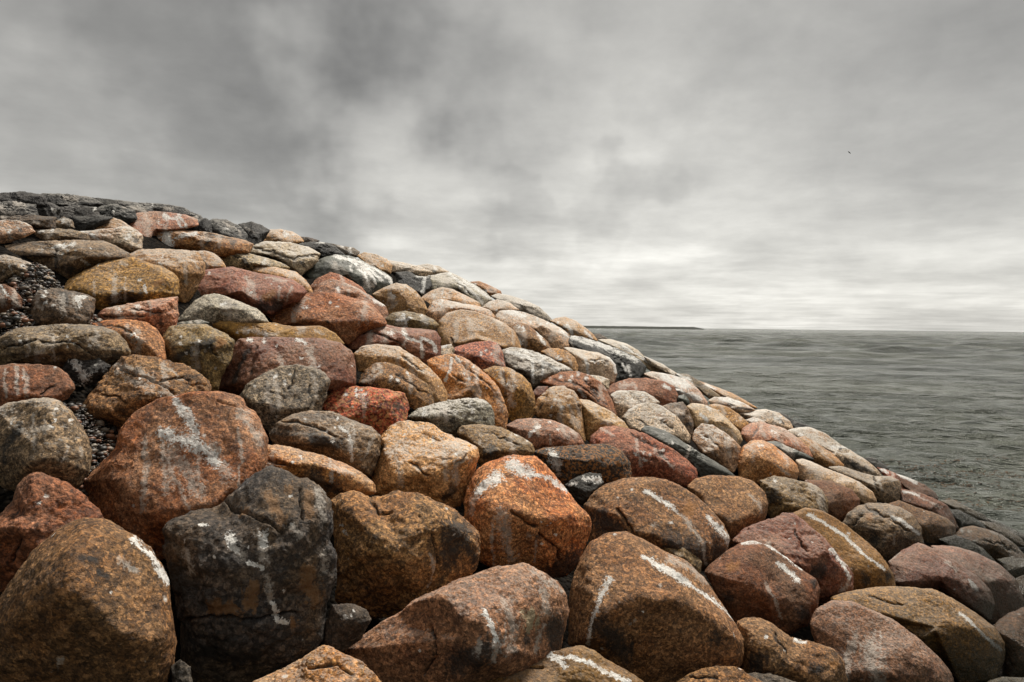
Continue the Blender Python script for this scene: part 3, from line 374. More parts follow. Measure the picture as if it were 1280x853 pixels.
orange|.4|.85|0|863.2,472.7 881.9,478.5 900.7,485.6 914.7,491.4 928.8,498.5 947.6,509 933.5,509 910.1,500.8 886.6,490.3|f2.3:900.7,492.6 924.1,500.8;g1.2:881.9,480.9 893.6,486.8|long low orange rock on the water edge outline, right of the whitewashed boulder
white|.4|1.1|0|885.4,500.4 893.6,496.1 910.1,496.8 928.8,503.2 944.1,512.1 933.5,515.4 912.4,514.9 900.7,510.2 889,506.7|d2.1:910.1,505.5 919.4,510.2;d1.9:921.8,510.2 940.5,511.4;g3.8:900.7,498.5 924.1,503.2|flat chalk white rock with a dark cleft, beside the water edge
golden|.25|1|0|884.3,506.7 896,504.3 910.1,509 924.1,518.4 936.3,529 931.2,540.7 919.4,537.2 900.7,524.3|f1.9:891.3,505.5 898.3,506.7|small mustard orange stone under the flat chalk white rock
pinkgrey|.3|1|0|917.1,514.9 938.2,513 957,511.4 973.4,516.1 987.4,526.6 992.1,536 978.1,538.3 961.6,534.8 942.9,527.8 928.8,523.1|d1.9:966.3,519.6 980.4,529;f3.8:942.9,517.2 961.6,521.9|grey pink speckled rock at the water edge, right of the flat chalk white one
white|.3|1.1|0|931.2,525.4 942.9,521.5 954.6,526.1 961.6,532.5 945.2,533.6||small white stone in front of the grey pink water edge rock
black|.5|1|0|966.3,512.5 980.4,517.2 994.5,527.1 1008.5,530.8 1020,536.5 1006.2,539.5 989.8,537.2 975.7,526.6||black weed covered rock reaching into the water, behind the pink boulders
black|.9|1|0|710.1,427.8 713.7,419.8 725.7,420.4 743.6,425.8 763.6,433.7 779.5,439.7 795.4,447.7 805.8,456.7 800.4,472.6 787.5,477.6 777.5,479.6 767.5,479.6 761.6,459.6 753.6,447.7 735.7,442.7 719.7,437.7|g4:716.7,421.8 743.6,428.8 767.5,438.1;g2.8:767.5,438.1 795.4,450.7;g1.4:723.7,425.8 739.6,430.7;g1.2:779.5,455.7 783.5,463.6;g1.2:786.5,457.6 789.5,469.6;f1.6:713.7,427.8 715.7,433.7;P85:.25,.8;P50:-.2,-.6|long black slab with a white coated top, high on the right shoulder of the slope
cream|.3|.95|0|745.6,424.2 763.6,423.8 783.5,429.7 797.4,437.7 807.4,447.7 823.3,457.6 834.9,466.6 819.4,466.6 803.4,455.7 779.5,441.7 759.6,431.7|g1.4:777.5,431.7 803.4,447.7 827.3,463.6;k1.2:767.5,429.7 791.5,439.7 809.4,453.7|long cream coloured rock on the skyline behind the white topped black slab
tan|.25|.95|0|687.8,401.5 695.8,397.9 705.8,395.9 719.7,400.9 731.7,409.8 741.6,417.8 747.2,425.4 737.6,426.8 723.7,423.8 711.7,421.8 703.8,411.8|g1.6:708.8,405.8 712.7,411.8 714.7,417.8;g1.6:731.7,413.8 738.6,422.8;f2.4:717.7,417.8|tan orange rock with two white drips on the skyline, just where the sea begins
darkstone|.3|1.2|0|740.6,417.8 749.6,417 759.6,423 754.6,425.8 745.6,424.2||tiny dark stone on the skyline against the sea, behind the tan orange rock
cream|.15|1|0|704.8,434.7 713.7,434.1 729.7,437.7 747.6,440.7 761.6,446.7 768.5,455.7 770.5,465.6 767.5,476.6 757.6,478.6 739.6,473.6 723.7,467.6 719.7,453.7 710.7,442.7|g2:729.7,447.7 733.7,455.7 736.1,466.6;k1:735.7,451.7 751.6,449.7 763.6,457.6;g1:759.6,445.7 768.5,455.7 770.5,465.6|rounded cream boulder with a single white drip, below the white topped black slab
golden|.25|.95|0|675.9,439.7 685.8,435.3 697.8,435.3 709.7,439.7 718.7,447.7 722.5,457.6 722.1,465.6 711.7,465.6 697.8,455.7|f1:709.7,445.7 713.7,457.6|small round orange boulder, left of the rounded cream boulder
gneissgrey|.7|1|0|627.5,437.5 637.5,433.6 651.5,434.6 671.4,440.5 687.3,447.5 703.3,455.5 716.2,463 707.3,469.4 693.3,472.4 679.4,481.4 665.4,481.4 655.4,469.4 637.5,462.5 630.5,451.5|g2.8:633.5,439.5 671.4,449.5 699.3,462.5;f4:637.5,449.5 651.5,455.5;g1.6:665.4,453.5 666.4,477.4;g1.4:679.4,457.5 677.4,469.4;f1.8:655.4,453.5 659.4,467.4;g1.8:651.5,437.5 679.4,447.5;P84:.25,.78;P50:-.3,-.5|grey slab running with white drips, centre of the slope left of small orange boulder
rust|.4|.95|0|673.9,477.6 683.8,469.6 699.8,463.6 719.7,464 735.7,468.6 749.6,477.6 757.6,487.5 765.5,501.5 770.5,516.4 759.6,517.4 743.6,505.5 723.7,499.5 713.7,489.5 689.8,484.6|f2.4:687.8,473.6;g1.2:723.7,487.5 731.7,496.5;g0.8:701.8,471.6;k1.2:691.8,475.6 719.7,479.6 739.6,491.5 759.6,507.5;k1:731.7,475.6 751.6,495.5|ribbed rusty brown boulder below the grey slab with white drips
pinkgrey|.4|1.15|0|735.7,468.6 751.6,470.6 762,474.6 761.2,485.5 753.6,486.5||small pale pink stone under the rounded cream boulder
tan|.4|.82|0|667.1,516.7 672.2,498.6 687.7,484.5 703.2,481.9 718.6,488.3 726.4,503.8 729,524.4 732.1,548.9 710.9,539.9 680,527|k1.3:680,496.1 674.8,511.5;f5.2:710.9,506.4 721.2,532.2;k1.5:716.1,490.9 726.4,509;P65:-.4,.5;P60:.5,.2|upright golden tan boulder at mid slope, above the mauve brown one
tan|.4|.95|-.02|721.2,498.6 739.3,501.2 759.9,511.5 780.6,527 786.2,536 778,545.1 757.3,545.1 739.3,552.8 731.5,545.1 726.4,519.3|f4.1:752.2,529.6 767.7,527;f2.1:744.4,509|orange tan boulder joined to the right of the upright golden tan one
mauve|.15|1|0|633.5,532.2 646.4,524.4 664.5,522.4 687.7,524.4 708.3,532.2 723.8,542.5 729.5,552.8 727.7,561.8 698,563.1 667.1,564.4 646.4,550.2|g1.5:673.5,531.4 661.9,543.8;f2.1:687.7,543.8 687.7,555.4;o5.2:672.2,539.9|smooth mauve brown egg shaped boulder with a white tick, centre right
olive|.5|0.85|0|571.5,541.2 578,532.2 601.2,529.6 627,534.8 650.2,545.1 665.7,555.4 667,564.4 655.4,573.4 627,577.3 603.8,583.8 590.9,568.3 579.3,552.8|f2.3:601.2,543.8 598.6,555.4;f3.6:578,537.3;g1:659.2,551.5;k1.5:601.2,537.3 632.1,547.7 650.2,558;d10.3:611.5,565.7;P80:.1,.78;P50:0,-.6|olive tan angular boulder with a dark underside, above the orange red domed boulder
maroon|.4|.8|.1|663.2,493.5 672.2,483.2 685.1,483.2 682.5,496.1 672.2,506.4||small dark maroon stone beside the upright golden tan boulder
golden|.35|.85|0|602.5,462.5 616.7,457.4 634.7,459.4 652.8,469 663.1,480.6 667,493.5 668.8,509 664.4,524.4 647.6,528.3 634.7,519.3 627,498.6 616.7,480.6|f1.5:638.6,475.4;k1.8:627,465.1 632.1,483.2 629.6,498.6;P70:.2,.6;P60:-.65,-.1|golden brown block standing on end, right of the streaked orange boulder
orange|.4|.95|0|534.1,450.9 544.4,445.8 565.1,441.9 580.6,447.1 596,457.4 611.5,470.3 621.8,483.2 629.6,498.6 633.9,514.1 632.1,534.8 619.2,536 611.5,516.7 601.2,509 580.6,503.8 557.3,503.8 550.9,485.8 541.9,467.7|g1.5:565.1,448.4 563.8,462.5 554.8,476;f2.3:545.7,462.5 557.3,454.8;f5.7:621.8,488.3 627,514.1;g1.3:570.2,447.1 575.4,452.2;k1.5:565.1,447.1 596,467.7 619.2,485.8;k1.3:567.7,470.3 580.6,478;P70:.35,.55;P60:-.5,-.4|orange boulder with a forked white streak, mid slope centre
gneissgrey|.7|.75|0|508.3,521.9 521.2,511.5 544.4,503.8 570.2,499.9 596,497.4 611.5,503.8 617.2,516.7 616.7,534.8 596,534.8 578,537.3 570.2,545.1 549.6,541.2 536.7,532.2|g1.8:530.3,507.7 527.7,521.9;f2.6:547,514.1 547,527;d8.8:565.1,527;f1.5:513.5,519.3;P82:.2,.78;P50:-.2,-.6|dark grey broken rock with pale top facet, below the orange boulder with forked streak
tan|.45|1.2|0|463.2,599.2 473.5,570.9 476.1,547.7 490.3,532.2 510.9,525.2 536.7,528.3 554.8,539.9 580.6,551.5 594.7,560.6 597.3,570.9 589.6,591.5 584.4,609.6 575.4,627.6 554.8,632.8 516.1,625 485.1,619.9 467.1,614.7|f7.7:565.1,558 578,570.9;f5.7:485.1,565.7 508.3,560.6;f3.6:523.8,586.3;g1:505.8,545.1;k1.5:529,542.5 549.6,550.2;k1.8:570.2,578.6 580.6,570.9;d5.2:477.4,558 467.1,581.2;d7.7:565.1,612.1 554.8,622.5;k1.5:513.5,581.2 534.1,594.1;f1.5:578,558;P74:.1,.62;P60:0,-.62|bright tan flat topped boulder in the middle of the slope
gneiss|.35|0.83|0|336.7,542.5 347,528.3 365.1,519.3 388.3,512.8 414.1,515.4 439.9,524.4 463.1,533.5 475.5,545.1 473.4,568.3 463.1,591.5 447.6,588.9 419.2,577.3 380.6,567 344.4,556.7|g2.3:424.4,532.2 436,542.5;g1.8:436,542.5 439.9,555.4 439.9,577.3;f3.1:468.2,547.7 457.9,570.9;d12.9:393.4,550.2 419.2,555.4;k1.5:354.8,527 393.4,532.2 419.2,545.1|grey brown boulder with a hooked white drip, left of the bright tan flat topped one
orange|.35|.78|0|290,601.2 291,584 306.5,566.9 330.5,554.8 361.5,558.3 392.4,566.9 426.7,577.2 454.2,590.9 469.7,604.7 472.1,616.7 454.2,621.8 437,620.1 413,627 371.8,618.4 320.2,615 299.6,611.5|f5.5:296.2,587.5 299.6,597.8;f5.5:419.9,584 440.5,594.4;g1.4:376.9,573.7;d13.7:392.4,597.8 419.9,611.5;k2.1:313.4,573.7 354.6,580.6|long orange brown boulder arched behind the top of the black angular boulder
greengrey|.4|.9|0|300.6,496.1 310.9,479.3 329,467.7 349.6,458.7 370.2,456.1 390.9,458.7 406.3,466.4 412,475.4 407.6,493.5 399.9,514.1 380.6,520.6 354.8,532.2 339.3,538.6 326.4,527 313.5,510.3|f2.6:365.1,490.9;k1.5:365.1,465.1 367.7,478 359.9,483.2;k2.1:388.3,480.6 390.9,496.1 385.7,511.5;f2.1:370.2,470.3|green grey boulder with a vertical crack, in front of the maroon slab
maroon|.5|.95|0|269.6,487 277.4,460 287.7,436.7 298,423.3 329,423.3 367.7,422.6 406.3,423.8 427,429 442.5,441.9 445.6,454.8 443.7,480.6 421.8,490.9 380.6,488.3 329,498.6 303.2,498.6 285.1,493.5|g1:310.9,426.4 316.1,427.7;g0.8:370.2,425.1 380.6,430.3;g1:331.5,427.7;g0.8:347,435.5;d5.2:310.9,439.3 292.9,478;k2.6:319.9,434.2 316.1,465.1;f3.1:292.9,429;P80:0,.8;P40:-.88,-.15|squared maroon slab with a flat top and jagged left end, upper middle left
mustard|.4|1.1|-.03|259.3,404.5 272.2,398.1 298,398.6 334.1,403.2 367.7,408.4 401.2,407.1 419.2,416.1 432.7,430.3 419.2,435.5 354.8,432.9 303.2,432.9 285.1,421.3 267.1,412.2|f5.7:303.2,411 341.9,418.7;f2.1:393.4,413.5 406.3,417.4;g1:295.4,416.1|low mustard coloured rock lying right behind the maroon slab
olive|.4|0.85|0|203.9,423.8 212.9,408.4 231,405.8 256.7,406.3 282.5,416.1 293.4,426.4 287.7,449.6 277.4,467.7 272.2,483.2 261.9,487 249,467.7 231,460 206.4,452.2|d8.8:261.9,429 225.8,444.5;o8.8:277.4,429;k1.5:264.5,431.6 272.2,444.5;f1.3:256.7,438|olive and tan rounded boulder immediately left of the maroon slab
orangered|.3|.8|0|112.2,405.3 134.1,400.1 159.9,399.3 180.6,401.9 196,411 205.1,426.4 206.3,450.9 190.9,452.2 165.1,445.8 152.2,431.6 134.1,414.8|k1.5:118.6,404.5 144.4,408.4 165.1,416.1|plain orange red boulder with a rounded right end, under the salmon flat stone
salmon|.7|1|0|123.8,392.9 134.1,385.2 159.9,380 190.9,374.8 221.8,370.2 222.9,392.9 218,408.4 203.8,420 193.4,412.2 180.6,405.8 154.8,404.5 129,403.2|k1.8:159.9,385.2 185.7,390.3 203.8,392.9;k1.5:129,395.5 180.6,395.5;d6.2:203.8,403.2;f1.3:134.1,385.2 154.8,382.6;P85:0,.85|flat topped salmon pink stone with cracks, left side of the upper slope
greyspeck|.2|1|0|221.8,400.4 231.8,389.5 243.8,375.5 255.7,368.5 267.7,367.1 279.6,369.5 299.6,377.5 319.5,385.5 329.5,393.4 335,401.8 309.5,404.4 279.6,404.4 259.7,408.4 235.8,407.4|g2:278.6,380.5 281.6,379.5;d3.2:285.6,381.1 293.6,381.9;g0.8:276.7,381.5|pale speckled grey domed boulder with one dark spot, upper left
slate|.5|1|0|214.9,405.8 231.8,401.4 249.7,400 262.1,403.4 257.7,408.4 227.8,409.4||thin dark slate sliver under the pale speckled grey dome
maroon|.3|1.25|0|224.8,371.5 229.8,357.6 243.8,345.6 255.7,337.6 273.7,335.7 291.6,334.1 307.5,337.6 323.5,341.6 349.4,345.6 367.3,349.6 379.3,357.6 384.9,365.9 375.3,375.5 355.4,383.5 339.4,394.4 327.5,393.4 307.5,383.5 279.6,375.5 255.7,375.5 235.8,383.5 226.8,382.5|g1:261.7,342;f3.6:307.5,345.6 317.5,355.6 321.5,375.5;f1.8:351.4,359.6 350.4,375.5;f1.8:366.3,357.6 359.4,375.5;f2.8:331.5,347.6 359.4,351.6;d10:323.5,387.5 349.4,383.5;o6:343.4,367.5 331.5,375.5|long purplish pink boulder above the pale speckled grey dome, streaked with drips
tan|.25|1.05|0|313.5,338.6 321.5,331.7 335.4,330.1 351.4,334.7 369.3,339.6 381.3,349.6 389.2,359.6 390.8,365.9 383.3,368.5 367.3,355.6 349.4,348.6 327.5,344.6|f3.2:363.3,339.6 385.3,357.6|peach tan boulder curving behind the long purplish pink one
stone|.4|1.05|0|277.6,324.7 281.6,316.7 291.6,314.1 307.5,315.7 327.5,320.7 349.4,327.7 362.3,334.1 355.4,338.6 339.4,335.7 319.5,334.7 309.5,340.6 291.6,337.6 280.6,332.7|d8:305.5,328.7;k1.2:291.6,319.7 299.6,323.7|beige stone with a dark hollow in its front, upper left
cream|.6|.85|0|306.5,315.7 315.5,306.8 331.5,301.8 351.4,301.8 369.3,304.8 385.3,308.8 400,316.7 397.2,325.7 388.3,332.7 376.3,342.6 364.3,337.6 353.4,330.7 333.4,324.7|d6:379.3,329.7;k1.4:315.5,307.8 339.4,315.7 363.3,323.7 395.2,319.7;d4.4:331.5,318.7 349.4,325.7;P82:0,.82;P60:.45,-.5|broad flat pale beige slab near the skyline, upper left
tan|.2|1|0|318.1,305.4 325.5,293.8 337.4,287.2 351.4,286.4 365.3,289.8 375.3,295.8 379.9,302.2 363.3,306.8 339.4,305.8 323.5,307.8|f2.4:359.4,299.8|rounded tan stone on the skyline behind the broad flat pale slab
blackpale|.8|1|0|257.1,279.9 265.9,272.9 283.4,274.9 301,283.8 309.7,294.2 309.7,313.1 301,313.1 279,309.4 261.5,301.8|f2.4:279.6,277.9 297.6,285.8;g1:283.6,285.8;f1.6:299.6,287.8 301.6,295.8|black rock with white smears on the skyline, left of the bare black skyline dome
black|.8|1|0|297.6,279.9 315.1,277.5 328.3,282.4 337.4,287.8 329.5,299.4 320.7,316.3 315.1,318.3 302,307|f1:307.5,285.8 317.5,289.8|bare black domed rock on the skyline, left of the rounded tan stone
blackpale|.8|1|0|215.5,264.9 235.2,263.5 250.5,268.9 258.1,277.5 254.9,296.4 246.2,294.6 228.6,273.9|f3.2:229.8,265.9 247.8,275.9|white streaked black rock just behind the orange pink boulder by the skyline
black|.8|1|-.05|247.8,279.9 256.5,272.3 264.3,276.9 265.3,291.8 259.9,301.4 249,295.6||small smooth black knob of rock near the skyline
orange|.4|.7|0|185.6,300.8 190,287.8 199.9,283.8 215.9,283.4 231.8,286.8 259.7,290.8 283.6,295.8 303.6,299.8 315.9,304.8 311.5,314.7 291.6,317.7 277.6,320.7 271.7,319.7 245.8,315.7 217.9,313.7 192,311.7|g6.8:205.9,286.8 209.9,305.8;g3.2:219.9,296.8 243.8,292.2;g2.8:213.9,299.8 201.9,303.8;d8:259.7,305.8;d6:291.6,305.8;f1.4:273.7,303.8;k1.2:245.8,292.8 287.6,297.8|long brown orange rock with a big white splash on its left end, below the skyline
salmon|.25|.85|0|151.5,276.8 159.4,268.9 175.4,265.5 195.3,264.3 211.2,265.5 231.2,267.9 245.1,273.8 248.7,282.2 229.2,286.8 199.3,289.8 188.3,297.8 185.3,309.7 171.4,310.7 163.4,299.7 157.4,287.8|g1.4:205.9,267.9 211.8,272.8;g1.2:219.8,271.8 227.2,283.8;g1.2:223.2,269.9 235.2,284.8;f6.8:163.4,273.8 175.4,281.8;f4:197.3,275.8|rounded orange pink boulder below the black skyline rocks, far upper left
white|.6|.8|0|92.7,289.8 111.6,288.4 139.5,285.4 155.4,282.2 171.4,287.4 178,293.8 178,310.7 165.4,313.7 147.5,311.7 127.5,304.7 109.6,300.7|d6:169.4,299.7;g1.8:97.6,288.8 103.6,289.8;g1.4:111.6,291.8 123.6,299.7;f1.2:166.4,299.7 163.4,309.7;f1.2:177.4,305.7 169.4,309.7;P80:0,.8;P50:.75,-.3|whitish grey angular block with a black end, upper left
tan|.4|.72|0|92.7,286.8 111.6,277.8 127.5,272.2 137.5,271.1 149.5,274.8 159.4,281.4 171.4,286.8 151.5,289.8 129.5,292.8 107.6,292.8|f2.8:147.5,279.8 165.4,283.8|low pointed brown ridge of rock behind the whitish grey angular block
tan|.3|.75|0|158.1,320.7 176,312.1 203.9,310.9 229.8,312.3 245.8,314.1 254.1,327.7 254.7,341.6 245.8,359.6 231.8,377.5 209.9,377.5 184,367.5 164.1,343.6|f2:237.8,323.7 247.8,335.7;d6:231.8,351.6|speckled brown boulder behind the golden one, upper left
tan|.25|.85|.03|239.8,315.3 255.7,313.1 267.7,316.7 277.6,325.7 283.2,334.7 269.7,338.6 255.7,340.6 248.8,327.7|g1.8:245.8,319.7 248.8,327.7 251.3,338.6;f1.6:239.8,321.7|short tan stone with white drip, under the long rock with a white splash
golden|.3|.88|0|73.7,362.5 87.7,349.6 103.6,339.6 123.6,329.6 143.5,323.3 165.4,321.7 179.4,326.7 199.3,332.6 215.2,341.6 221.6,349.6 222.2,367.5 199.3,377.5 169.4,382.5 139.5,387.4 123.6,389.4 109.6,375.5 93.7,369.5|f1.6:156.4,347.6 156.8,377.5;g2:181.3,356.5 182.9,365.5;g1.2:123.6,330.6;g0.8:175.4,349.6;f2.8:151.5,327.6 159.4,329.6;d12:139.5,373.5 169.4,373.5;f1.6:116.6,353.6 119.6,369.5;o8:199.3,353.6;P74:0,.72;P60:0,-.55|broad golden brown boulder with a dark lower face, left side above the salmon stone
gneissdark|.6|1|0|27.9,397.4 39.9,375.5 47.8,363.5 65.8,360.5 87.7,363.5 111.6,369.5 118,373.9 116.6,389.4 112.6,403.4 105.6,412.3 59.8,412.3 31.9,410.4|g2.8:95.7,371.9 99.6,375.5 99.6,383.4;g2:99.6,371.5 104.6,371.1;g0.8:66.8,381.9;d8:79.7,371.5;P80:.1,.8|dark brown boulder with a bright white dropping on top, beside gravel at left
gneiss|.4|0.77|0|-12,309.7 12,305.3 39.9,302.1 69.7,301.3 99.6,300.1 129.5,300.7 147.5,307.7 163.4,317.7 166.4,323.7 143.5,327.6 123.6,333.6 103.6,343.6 85.7,350.6 67.8,341.6 47.8,333.6 25.9,325.7 0,321.7 -12,319.7|g1.4:67.8,309.7 79.7,305.3;g1.6:79.7,308.7 93.7,303.3;g1.4:103.6,325.7 113.6,331.6;g0.8:49.8,312.1;d2.4:69.7,317.7 69.7,333.6;k1.6:69.7,313.7 71.7,333.6;f2:93.7,319.7;d8:89.7,337.6|long low brown boulder with a dark notch, reaching in from the left edge
stone|.3|0.56|0|-12,320.1 8,318.7 25.9,322.7 43.8,331.6 59.8,340.6 70.1,350.6 49.8,353.6 35.9,351.6 15.9,349.6 0,355.5 -12,353.6|f2.8:47.8,341.6 53.8,349.6;f2.4:4,337.6|grey brown boulder bordering the gravel patch at the left edge
stonepink|.3|.85|0|-12,276.8 8,274.8 23.9,275.8 37.9,281.8 44.2,289.8 31.9,295.8 12,301.7 -12,305.7|f1.4:10,282.8;d4.8:25.9,287.8|tawny pink boulder at the left edge below the dark skyline rocks
gneiss|.4|0.63|.05|37.9,287.8 65.8,285.4 87.7,286.8 107.6,291.8 112.6,299.7 79.7,303.7 49.8,301.7||low brown stone sunk in dirt between the pink one and the white block
brownred|.3|.6|0|-12,357.5 4,355.1 17.9,361.5 28.3,373.5 26.9,383.4 10,391.4 -12,393.4|g1.2:1,357.5 6,365.5;f1.2:19.9,363.5 24.9,368.5|small dull red boulder at the left edge on the gravel patch
black|1|1.3|0|-20.1,242.4 9.8,240.8 27.5,239.4 55.2,243.6 60.6,256.1 24.9,265.5 -20.1,263.7||black rock forming the leftmost bit of the skyline
blackpale|1|.9|0|41.5,244.3 54,242 84.3,242.6 109.6,245.9 129.7,254.9 104.4,265.5 74.3,261.7 44,257.3|f3.6:79.7,247.9 95.7,248.9;g1.2:49.8,244.9;d4:57.8,247.9|pale flecked black rock on the skyline, second from the left edge
black|1|1|0|101,248.3 122.6,247.1 147.7,251.5 150.3,264.3 112.4,262.5||low black rock on the skyline above the low pointed brown ridge
blackpale|1|.8|0|127.9,251.5 147.1,249.7 172.2,253.5 202.5,254.7 228.6,259.3 245.3,269.5 202.5,271.3 164.6,269.5|f2:163.4,257.9;g0.8:191.3,255.9;f2.8:205.3,260.9 217.2,261.9|long jagged black rock on the skyline above the rounded orange pink boulder
blackpale|1|.9|0|-18.7,254.9 11,251.5 43.8,255.5 49.2,271.5 21.1,279 -18.7,277.2|f6:0,259.9 13.9,265.9;f3.2:17.9,253.9 29.9,255.9|black rock with a pale grey left flank, second row at the left edge
black|1|1.2|0|30.1,252.9 65.4,253.9 75.5,259.9 72.9,277.2 40.3,279.2|g1:69.7,262.9;g0.8:65.8,261.9|plain black rock in the second row under the skyline, right of the pale flanked one
black|1|1.3|0|59,259.9 91.7,256.9 122,258.9 126.9,273 84.1,278.6 61.4,273|g0.8:73.7,255.9;g1:119,260.9;f1.6:99.6,255.9|squat black rock with a white fleck, under the pale flecked skyline rock
gneissdark|.8|.6|0|-15.7,270.9 27.9,268.3 69.5,271.5 67.4,286.2 23.5,284.2 -15.7,280.4|f1.6:35.9,277.8 55.8,279.8|flat dark rock ledge just above the tawny pink boulder
blackpale|.8|1|0|110.4,259.9 143.3,254.9 167.4,262.9 171.8,273.4 152.1,282.8 117,279|g1.4:117.6,268.9 131.5,270.9;f3.2:155.4,259.9;g0.8:141.5,265.9|black rock with white flecks above the low pointed brown ridge
black|.8|1|0|88.3,271.8 120.2,268.9 142.1,271.5 120.2,286.8 93.9,296.4||very dark rock in shade, left of the low pointed brown ridge
gneiss|.5|0.72|0|64.8,278.8 79.7,270.5 89.7,275.4 93.7,284.8 71.7,286.8|f2:77.7,273.8 85.7,277.8;o2.4:73.7,277.8|small brown and grey rock in the dark hollow, upper left
blackpale|.8|1|0|155.6,257.9 171,255.9 189.5,259.9 195.1,269.5 175.4,274.4 162.2,270.7|f4.8:165.4,259.9 179.4,264.9|grey smeared rock touching the top of the rounded orange pink boulder
black|.8|1|0|369.9,304.3 393.8,302.3 413.7,304.3 430.7,317.5 419.7,321.8 403.8,322.8 389.8,315.9|g0.8:396.8,301.9 403.8,302.9;P85:.1,.85|pitch black slab near the skyline, right of the broad flat pale slab
darkstone|.6|.8|0|374.9,295.9 385.8,296.7 399.8,300.9 393.8,305.9 379.9,304.9|f1:379.9,298.9|rough dark stone on the skyline behind the pitch black slab
gneissdark|.5|1.1|0|412.7,303.9 427.7,307.5 441.6,309.7 449.6,314.9 446.6,320.9 435.7,320.9 423.7,313.9|f1.8:419.7,306.9 435.7,315.9;g1:438.6,315.9|dark pointed rock with pale stripe on the skyline, above the striped grey boulder
slate|.35|1.5|0|376.9,344.8 385.8,333.8 401.8,322.8 419.7,317.9 435.7,318.9 451.6,325.8 467.5,333.8 479.5,340.8 489.5,347.8 490.5,355.3 481.5,361.7 462.6,368.7 454.6,363.7 439.6,355.7 419.7,345.8 389.8,356.7 380.9,353.7|g1.8:417.7,319.9 439.6,326.8 457.6,343.8 461.6,357.7;g1.4:435.7,322.8 455.6,333.8 468.5,346.8 469.5,353.7;g1:443.6,325.4 461.6,335.8 477.5,349.7;g1:449.6,327.8 471.5,337.8 487.5,348.8 489.1,354.7;f1.2:416.7,328.8 427.7,335.8 439.6,347.8;d7.2:467.5,359.7 451.6,353.7|dark grey boulder with many parallel white stripes, upper middle near the skyline
rust|.3|1|0|387.4,358.7 397.8,347.8 413.7,340.4 423.7,342.8 439.6,351.7 451.6,358.7 458,366.1 447.6,367.7 429.7,359.7 405.8,359.7 391.8,367.7||orange brown stone under the striped dark grey boulder
mauve|.35|1.1|-.03|390.8,367.7 399.8,354.7 413.7,348.4 425.7,350.7 443.6,358.7 459.6,367.7 471.5,375.7 481.5,381.6 484.9,389.6 483.5,400.6 471.5,397.6 455.6,385.6 429.7,373.7 399.8,371.7|g1:421.7,358.7 422.7,363.7;f1.8:443.6,359.7 463.6,373.7;g1.4:467.5,375.7 480.5,381.6;f0.8:429.7,353.7 443.6,359.7|long mauve stone with a white dab, between rust orange boulder and orange brown stone
rust|.35|1.05|0|333,394.6 340,385.6 353.9,377.6 373.9,367.7 397.8,365.3 419.7,365.7 439.6,371.7 459.6,377.6 469.5,387.6 479.5,397.6 481.9,405.1 463.6,410.5 449.6,417.5 435.7,428.5 415.7,421.5 399.8,412.5 369.9,410.5 340,407.5|f4:379.9,375.7 369.9,387.6;f2.8:365.9,391.6 367.9,401.6;d3.2:409.7,401.6;g0.8:421.7,382.6;f1.8:375.9,369.7 387.8,373.7|coarse fiery rust boulder, upper middle, right of the pale speckled grey dome
tan|.3|.78|0|465.1,368.1 479.5,359.7 495.4,354.1 507.4,355.7 519.4,363.7 527.3,373.7 534.3,386.6 529.3,395.6 509.4,395.6 491.5,395.6 483.5,391.6 479.5,381.6|g1.6:489.5,366.7 492.5,371.7;f1.8:491.5,359.7;f1.4:507.4,359.7 521.3,369.7;P70:.5,.4;P60:-.5,.3|conical brown boulder with a white dab, just right of the long mauve stone
olive|.4|0.77|.02|481.1,398.6 489.5,391.6 507.4,388.8 527.3,392.6 541.3,399.6 548.3,405.9 539.3,415.5 509.4,414.5 483.5,409.5|g1.6:504.4,393.6 507.4,400.6 507,408.5;g1.6:496.4,400.6 508.4,399.6 514.4,396.6;d4.8:531.3,399.6;g0.8:527.3,393.6|olive dark stone with a bright white cross shaped splash, upper middle
maroon|.4|1.05|0|433.5,429 441.3,411 456.7,403.2 477.4,404.5 503.2,409.7 529,411 544.4,413.5 549.6,423.8 549.1,444.5 529,452.2 513.5,445.8 498,438 472.2,435.5 451.6,438 438.7,436.7|g1.5:503.2,413.5 510.9,422.6 526.4,427.7;g2.1:526.4,426.4 528.4,435.5 526.9,445.8;g1.5:526.4,422.6 539.3,427.7 544.4,439.3;f2.1:477.4,408.4 508.3,418.7;k2.1:446.4,413.5 477.4,418.7 503.2,431.6|wavy plum red boulder with white loops at its right end, upper middle
tan|.3|.88|0|443.8,441.9 454.2,432.9 472.2,429.8 498,432.9 513.5,441.9 534.1,457.4 549.6,472.9 557.9,488.3 557.9,503.8 544.4,503.8 531.5,483.2 503.2,462.5 485.1,457.4 464.5,462.5 450.3,466.4 445.9,454.8|f1.3:485.1,439.3;k1.3:503.2,447.1 529,465.1|smooth orange tan boulder curved like a back, right of the maroon slab
tanbrown|.4|.88|-.02|448.5,479.3 456.7,462.5 469.6,454.8 485.1,452.2 503.2,458.7 521.2,470.3 534.1,480.6 541.1,490.9 541.9,506.4 521.2,511.5 505.8,501.2 490.3,493.5 467.1,487|f4.1:473.5,457.4 455.5,475.4;f3.6:477.4,462.5 461.9,479.3;k1.5:495.4,465.1 516.1,480.6 534.1,490.9;f2.1:487.7,475.4|brown boulder with chalky smear on its left, nestled below the curved orange tan one
redcoarse|.5|1|0|400,510.3 410.3,490.9 423.2,481.9 451.6,483.2 485.1,487 505.8,490.9 509.6,511.5 504.5,529.6 477.4,542.5 467.1,539.9 449,529.6 415.5,519.3|g1:451.6,488.3;d10.3:498,509|coarse grained red boulder with orange crystals, right of the green grey boulder
